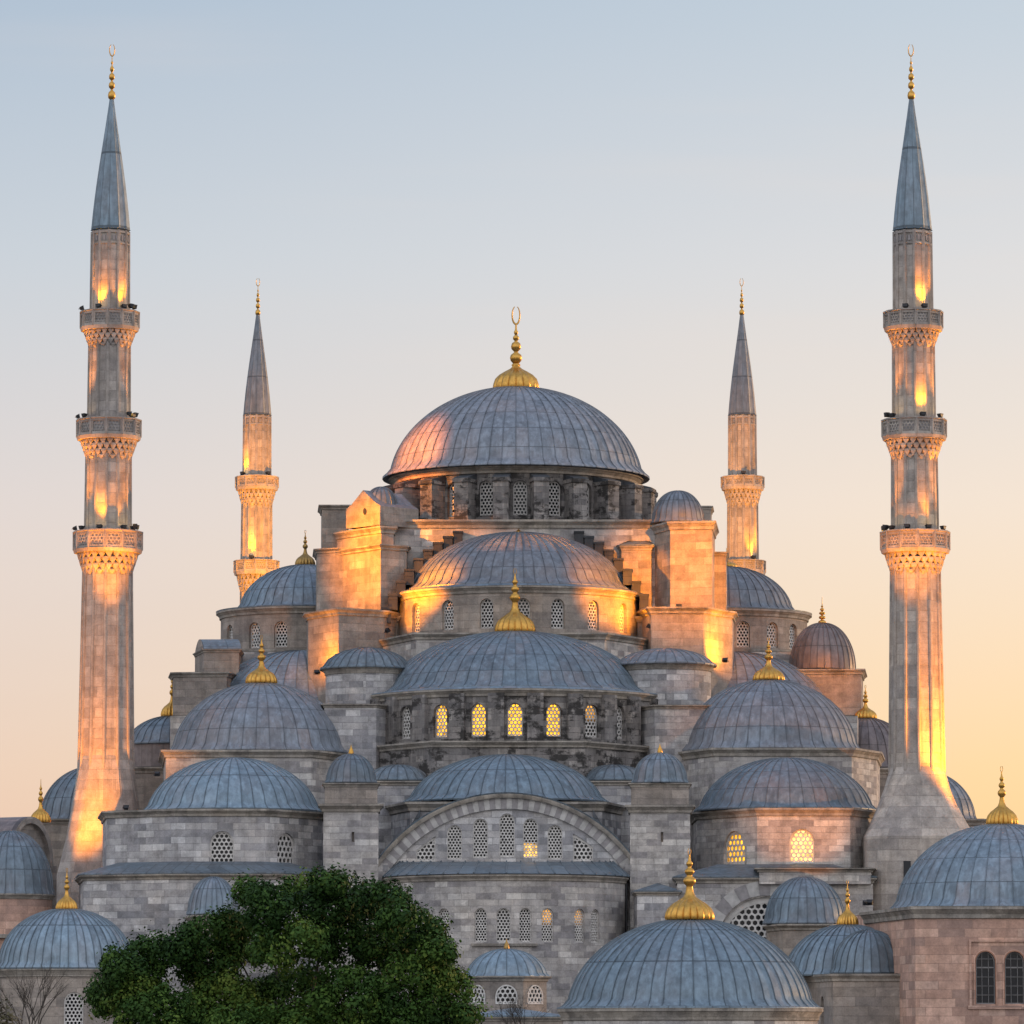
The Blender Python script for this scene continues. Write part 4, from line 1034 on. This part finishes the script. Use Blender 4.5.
# right rosy building
b2_ = building(1000, -92, 'rosy stone building with big grey dome and twin arched windows at the right edge')
l = [(864,-80),(914,-94.5),(1105,-94.5),(1120,-84)]; p0 = pts(l)
i = dome_building(b2_, 1003, 906, 824, 107, -86.6, 46, 766, 14, MAT['lead'], None)
zt = i.z - .05; wops = []
for px in (985.5, 1014.5): wops.append(op_px(p0, px, 1004, 951.5, 19.5, reveal=.3))
def rbk(name, l, z1, mat, ops, parent): 
    return block(name, l, 0, None, mat, (.8,.4), ops=ops, parent=parent, z1=z1, back=12)
o, p, _, _ = rbk('wall', l, zt, MAT['stone_pink'], wops, b2_)
for q in wops:                                   # sash windows with bars, in a moulded stone frame
    mb = MB(); y = -94.5
    def v(s, z, out): a = p.pt(s, out); return (a.x, a.y, z)
    mb.face([v(s, z, -.3) for s, z in q.poly], [((s-q.l)/q.w, (z-q.zb)/q.h) for s, z in q.poly], mi=1)
    for k in range(1, 3):
        s = q.l + q.w*k/3; mb.box(p.pt(s, -.24), (1,0), (0,1), .016, .03, q.zb, q.za(s))
    for k in range(1, 6):
        z = q.zb + (q.h-.3)*k/5.3; mb.box(p.pt(q.sc, -.24), (1,0), (0,1), q.w/2, .03, z-.015, z+.015 if k != 4 else z+.07)
    N_ = len(q.poly)
    for k in range(N_):
        a, b = q.poly[k], q.poly[(k+1)%N_]; m = (q.sc, q.zb+q.h*.45)
        ia, ib = [(m[0]+(t[0]-m[0])*.87, m[1]+(t[1]-m[1])*.95) for t in (a, b)]
        mb.face([v(*a,-.2), v(*b,-.2), v(*ib,-.2), v(*ia,-.2)])
    wd = mb.build('window', [MAT['frame_grey'], MAT['glass']], o)
    mb = MB()
    for k in range(1, N_):
        a, b = q.poly[k], q.poly[(k+1)%N_]
        mb.face([v(*a,.082), v(*a,-.3), v(*b,-.3), v(*b,.082)], mi=1); c_ = [(q.sc+(t[0]-q.sc)*1.09, q.zb+(t[1]-q.zb)*1.025) for t in (a, b)]
        mb.face([v(*a,.085), v(*b,.085), v(*c_[1],.085), v(*c_[0],.085)], mi=1)
        m = (q.sc, q.zb+q.h*.45); oa_, ob_ = [(m[0]+(t[0]-m[0])*1.20, m[1]+(t[1]-m[1])*1.06) for t in (a, b)]
        mb.face([v(*b,.08), v(*a,.08), v(*oa_,.08), v(*ob_,.08)][::-1]); mb.face([v(*oa_,.08), v(*ob_,.08), v(*ob_,0), v(*oa_,0)])
    mb.build('window_surround', [MAT['stone_pink'], MAT['brick_red']], o)
mb = MB(); sA, sB = wops[0].l-.42, wops[1].r+.42; zA, zB = wops[0].zb-.1, wops[0].zb+wops[0].h+.62
for (s0, s1, z0, z1) in ((sA, sA+.14, zA, zB), (sB-.14, sB, zA, zB), (sA, sB, zB, zB+.14), (sA-.1, sB+.1, zA-.22, zA)):
    a = p.pt((s0+s1)/2, .05); mb.box(a, (1,0), (0,1), (s1-s0)/2, .08, z0, z1)
mb.build('window_frame', MAT['stone_pink'], o)
# annex in front of it with two domes
b3_ = building(845, -88, 'low annex with two bluish lead domes tucked between rosy building and round dome')
l = [(790,-78),(832,-90),(912,-90),(916,-80)]; p0 = pts(l)
so = [op_px(p0, 809.5, 1020, 998, 4.2, reveal=.3), op_px(p0, 822, 1024, 996, 4.6, reveal=.3)]
i = dome_building(b3_, 848, 974, 924.5, 64, -82, 40, 880, 9.5, FRM, None)
o, p, _, _ = block('wall', l, 0, None, SM, (.5,.3), ops=so, parent=b3_, z1=i.z-.05, back=6)
for q in so: 
    w_ = slit(o, p, q); w_.name = 'arched_window'
j = dome(b3_, 'half_dome', 869, 972, 930, 37, -86.5, 26, mat=FRM)
# bottom left
b4_ = building(67, -82, 'pale walled building with bluish dome at the bottom left corner')
i = dome_building(b4_, 66, 967, 909, 68, -82, 48, 868, 9.5, FRM, None)
R = i.R*.97; pth = arc(i.x, -82, R, -180, 180, 96); zb = Z(1030, -82-R); a = asin((80-66)/66)
q = Op(R*(a+pi), zb, M(20, 1000, -82-R), Z(992, -82-R)-zb, reveal=.35)
mb = MB(); wall(mb, pth, 0, i.z-.4, [q], step=.5, sm=True); cornice(mb, pth, i.z-.05, .6, .35, mi=1); o = mb.build('wall', [SM, TRIM], b4_); window(o, pth, q, 0, cells=5)
# little lantern kiosk between tree and round dome
b5_ = building(507, -76, 'small eight sided domed lantern beside the tree, low lead roof around it', 'kiosk', 'domed_lantern')
i = dome(b5_, 'dome', 506.5, 976, 949, 41, -76, 22, mat=FRM, rib=.06); finial(i.o, i.top-Vector((0,0,.03)), .2, .75, [(.9,0),(1,.2),(.8,.5),(.3,.75),(.1,1)], 0, False, MAT['gold_dull'])
pth = ngon(i.x, -76, M(40, 980, -76), 8); mb = MB(); ops = []; L = pth.L/8
for k in range(8): ops.append(Op(L*(k+.5), Z(1004, -79.2), L*.66, Z(984.5, -79.2)-Z(1004, -79.2), reveal=.2))
wall(mb, pth, 0, i.z-.15, ops); cornice(mb, pth, i.z, .35, .35, mi=1); o = mb.build('wall', [SM, TRIM], b5_)
for k in (5, 6, 7, 0, 1): window(o, pth, ops[k], 0, cells=4.5)
l = [(462,-74),(464,-83),(562,-83),(566,-74)]
block('lead_roof', l, 1017, None, SM, (.3,.25), roof=MAT['lead_front'], parent=b5_, slope=(3.4,.65), back=4)
# far left wing
b6_ = building(15, -45, 'dark domed wing with pale arched gable beyond the left front minaret')
hdm = dome(b6_, 'half_dome', 10, 893, 831, 43, -44, 28, mat=MAT['lead_dark'] if False else LD)
pth = ring(hdm.x, -44, hdm.R*.98, 64); mb = MB(); wall(mb, pth, 0, hdm.z-.1, sm=True); cornice(mb, pth, hdm.z-.03, .4, .25, mi=1)
sweep(mb, pth, [(.0, Z(938,-47)), (.5, Z(938,-47)), (.5, Z(935,-47)), (0, Z(934,-47))], mi=1); mb.build('wall', [MAT['stone_pink'], TRIM], b6_)
A = P(6, 835, -43); B = P(50, 900, -38); t = Vector((B.x-A.x, B.y-A.y, 0)); Lg = t.length; t.normalize(); n = Vector((t.y, -t.x, 0))
mb = MB(); z0, zt = 0, Z(817, -40); rad = Lg*.5; zc = zt - rad*1.25
outer = [A + t*(rad - rad*cos(pi*k/20)) + Vector((0,0,zc + 1.25*rad*sin(pi*k/20) - A.z)) for k in range(21)]
inner = [A + t*(rad - rad*.86*cos(pi*k/20)) + Vector((0,0,zc + 1.25*rad*.86*sin(pi*k/20) - A.z)) for k in range(21)]
mb.grid([[p + n*.3 for p in inner], [p + n*.3 for p in outer]], mi=0, sm=False)
mb.grid([[p + n*.3 for p in outer], [p - n*7 for p in outer]], mi=1)
mb.grid([[p + n*.3 for p in inner], [p - n*.1 for p in inner]], mi=0)
mb.face([p - n*.1 for p in inner], mi=0)
for e in (outer[0], outer[-1]): mb.box((e.x, e.y), t, n, .35, .35, 0, zc)
mb.face([Vector((p.x, p.y, z)) for p, z in ((outer[0], 0), (outer[-1], 0), (outer[-1], zc), (outer[0], zc))], mi=0)
mb.build('gable', [SM, MAT['lead_brown']], b6_)
c = P(38, 818, -40); finial(b6_, (c.x, -38, c.z-.2), M(9, 800, -38), Z(779, -38)-c.z+.2, DOMEFIN, 16, False)

# ------------------------------------------------------------------ planting
def tree():
    D0 = 150 - DIST                                # nearer to the camera than the buildings
    base = P(300, 1000, D0); root = thing('broadleaf_tree', (base.x, D0, 0), 'big dark green leafy tree in front of the mosque, left of the middle', 'tree')
    rnd = random.Random(3)
    lobes = [(118,968,22,20),(150,958,22,20),(132,990,36,22),(184,950,20,16),(194,934,14,14),(224,922,16,14),(206,965,34,26),(250,893,14,11),(266,907,28,24),(300,893,22,16),(330,880,20,12),(330,905,34,24),(236,938,30,24),(290,945,38,28),(345,940,34,28),(368,900,22,18),(388,892,16,12),(398,915,26,20),(385,950,34,26),(424,930,20,20),(440,950,16,14),(420,975,32,24),(452,985,20,18),(464,1012,14,14),(160,1015,46,28),(225,1000,44,28),(290,1000,46,32),(350,995,44,30),(405,1012,44,26),(442,1025,30,18),(104,1000,16,16),(255,1025,60,20),(330,1028,60,20)]
    mb = MB(); clumps = []
    for (px, py, rx, ry) in lobes:
        dl = rnd.uniform(-1.7, 1.5); tl = rnd.gauss(.43, .2)
        for k in range(int(rx*ry/15)+6):
            v = Vector((rnd.gauss(0,1), rnd.gauss(0,1), rnd.gauss(0,1))).normalized()*rnd.uniform(.55, .98)
            clumps.append((px + rx*v.x, py - ry*v.z, D0 + dl + v.y*(rx+ry)*.55/33, tl))
    for (px, py, d, tl) in clumps:
        c = P(px, py, d); R = rnd.uniform(.13, .36); ez = rnd.uniform(.75, 1.25)
        if c.z < 2.0: continue
        tone = tl + rnd.gauss(0, .17)
        for k in range(int(84*(R/.26)**1.8)):
            v = Vector((rnd.gauss(0,1), rnd.gauss(0,1), rnd.gauss(0,1))); v.normalize(); rr_ = R*(rnd.uniform(.75,1.08) if rnd.random() < .76 else rnd.uniform(1.0, 1.7)); q = c + Vector((v.x*rr_, v.y*rr_, v.z*rr_*ez))
            nn = (v + Vector((rnd.uniform(-.5,.5), rnd.uniform(-.5,.5), rnd.uniform(-.1,.6)))).normalized()
            u = nn.cross(Vector((rnd.uniform(-1,1), rnd.uniform(-1,1), rnd.uniform(-1,1)))).normalized(); w = nn.cross(u); s = rnd.uniform(.036,.085)
            tt = min(1, max(0, tone + rnd.gauss(0,.12)))
            mb.face([q - u*s, q + w*s*.6, q + u*s, q - w*s*.6], [(tt, .5)]*4)
    mb.build('crown', MAT['leaves'], root)
    mb = MB(); bz = Vector((base.x, D0, 0))
    mb.tube([bz, bz+Vector((.05,0,1.2)), bz+Vector((-.05,.1,2.6))], [.42,.33,.28], 10)
    top_ = bz + Vector((-.05,.1,2.5))
    for (px, py, rx, ry) in lobes[:14:2]:
        t = P(px, py + 14, D0 + rnd.uniform(.8,1.6)); m = top_.lerp(t, .5) + Vector((0,0,.35)); mb.tube([top_, m, t], [.10,.05,.015], 6)
    mb.build('trunk', MAT['bark'], root)
tree()
def bare(px, d, h, seed, lab, spread=.55, group=None):
    rnd = random.Random(seed); b = P(px, 1000, d); root = thing('bare_tree', (b.x, d, 0), lab, 'tree', group)
    mb = MB(); tr = MB()
    def grow(p, dr, L, r, lev, m):
        q = p + dr*L; mid = p.lerp(q, .5) + Vector((rnd.uniform(-.05,.05), rnd.uniform(-.05,.05), 0))*L
        m.tube([p, mid, q], [r, r*.85, r*.66], 5)
        if lev == 0: return
        for k in range(3 if lev > 1 else 2):
            nd = (dr + Vector((rnd.uniform(-1,1), rnd.uniform(-1,1), rnd.uniform(-.1,.7)))*spread).normalized()
            grow(p.lerp(q, rnd.uniform(.55, 1.0)), nd, L*rnd.uniform(.6,.82), r*.58, lev-1, mb)
    p0 = Vector((b.x, d, 0)); k = h*.52; tr.tube([p0, p0+Vector((0,0,k))], [.10,.075], 7); tr.build('trunk', MAT['bark'], root)
    for a in range(4):
        grow(p0+Vector((0,0,k*.9)), Vector((cos(a*1.7)*.35, sin(a*1.7)*.35, 1)).normalized(), h*.2, .045, 4, mb)
    mb.build('branches', MAT['bark'], root)
bare(30, -190, 8.3, 5, 'bare twiggy tree in front of the dome at the bottom left')
bare(518, -100, 8.2, 8, 'bare twigs of a small tree in front of the lantern windows', .7)
rnd = random.Random(4); b = P(2, 1005, -215); sh = thing('shrub', (b.x, -215, 0), 'olive brown shrub in the bottom left corner', 'shrub'); mb = MB()
for k in range(2600):
    v = Vector((rnd.gauss(0,1), rnd.gauss(0,1), rnd.gauss(0,1))).normalized(); q = Vector((b.x, -215, 3.7)) + Vector((v.x*1.15, v.y*1.1, v.z*2.6))*rnd.uniform(.6,1)*rnd.choice((.8,1,1.05))
    u = v.cross(Vector((rnd.uniform(-1,1), rnd.uniform(-1,1), 1))).normalized(); w = v.cross(u); s = rnd.uniform(.06,.12); mb.face([q-u*s, q+w*s*.5, q+u*s, q-w*s*.5])
mb.build('foliage', MAT['leaves_olive'], sh)
mb = MB()
for k in range(6): mb.tube([(b.x, -215, 0), (b.x+.5*cos(k), -215+.5*sin(k), 2.5), (b.x+.8*cos(k), -215+.8*sin(k), 4.6)], [.05,.04,.02], 5)
mb.build('stems', MAT['bark'], sh)
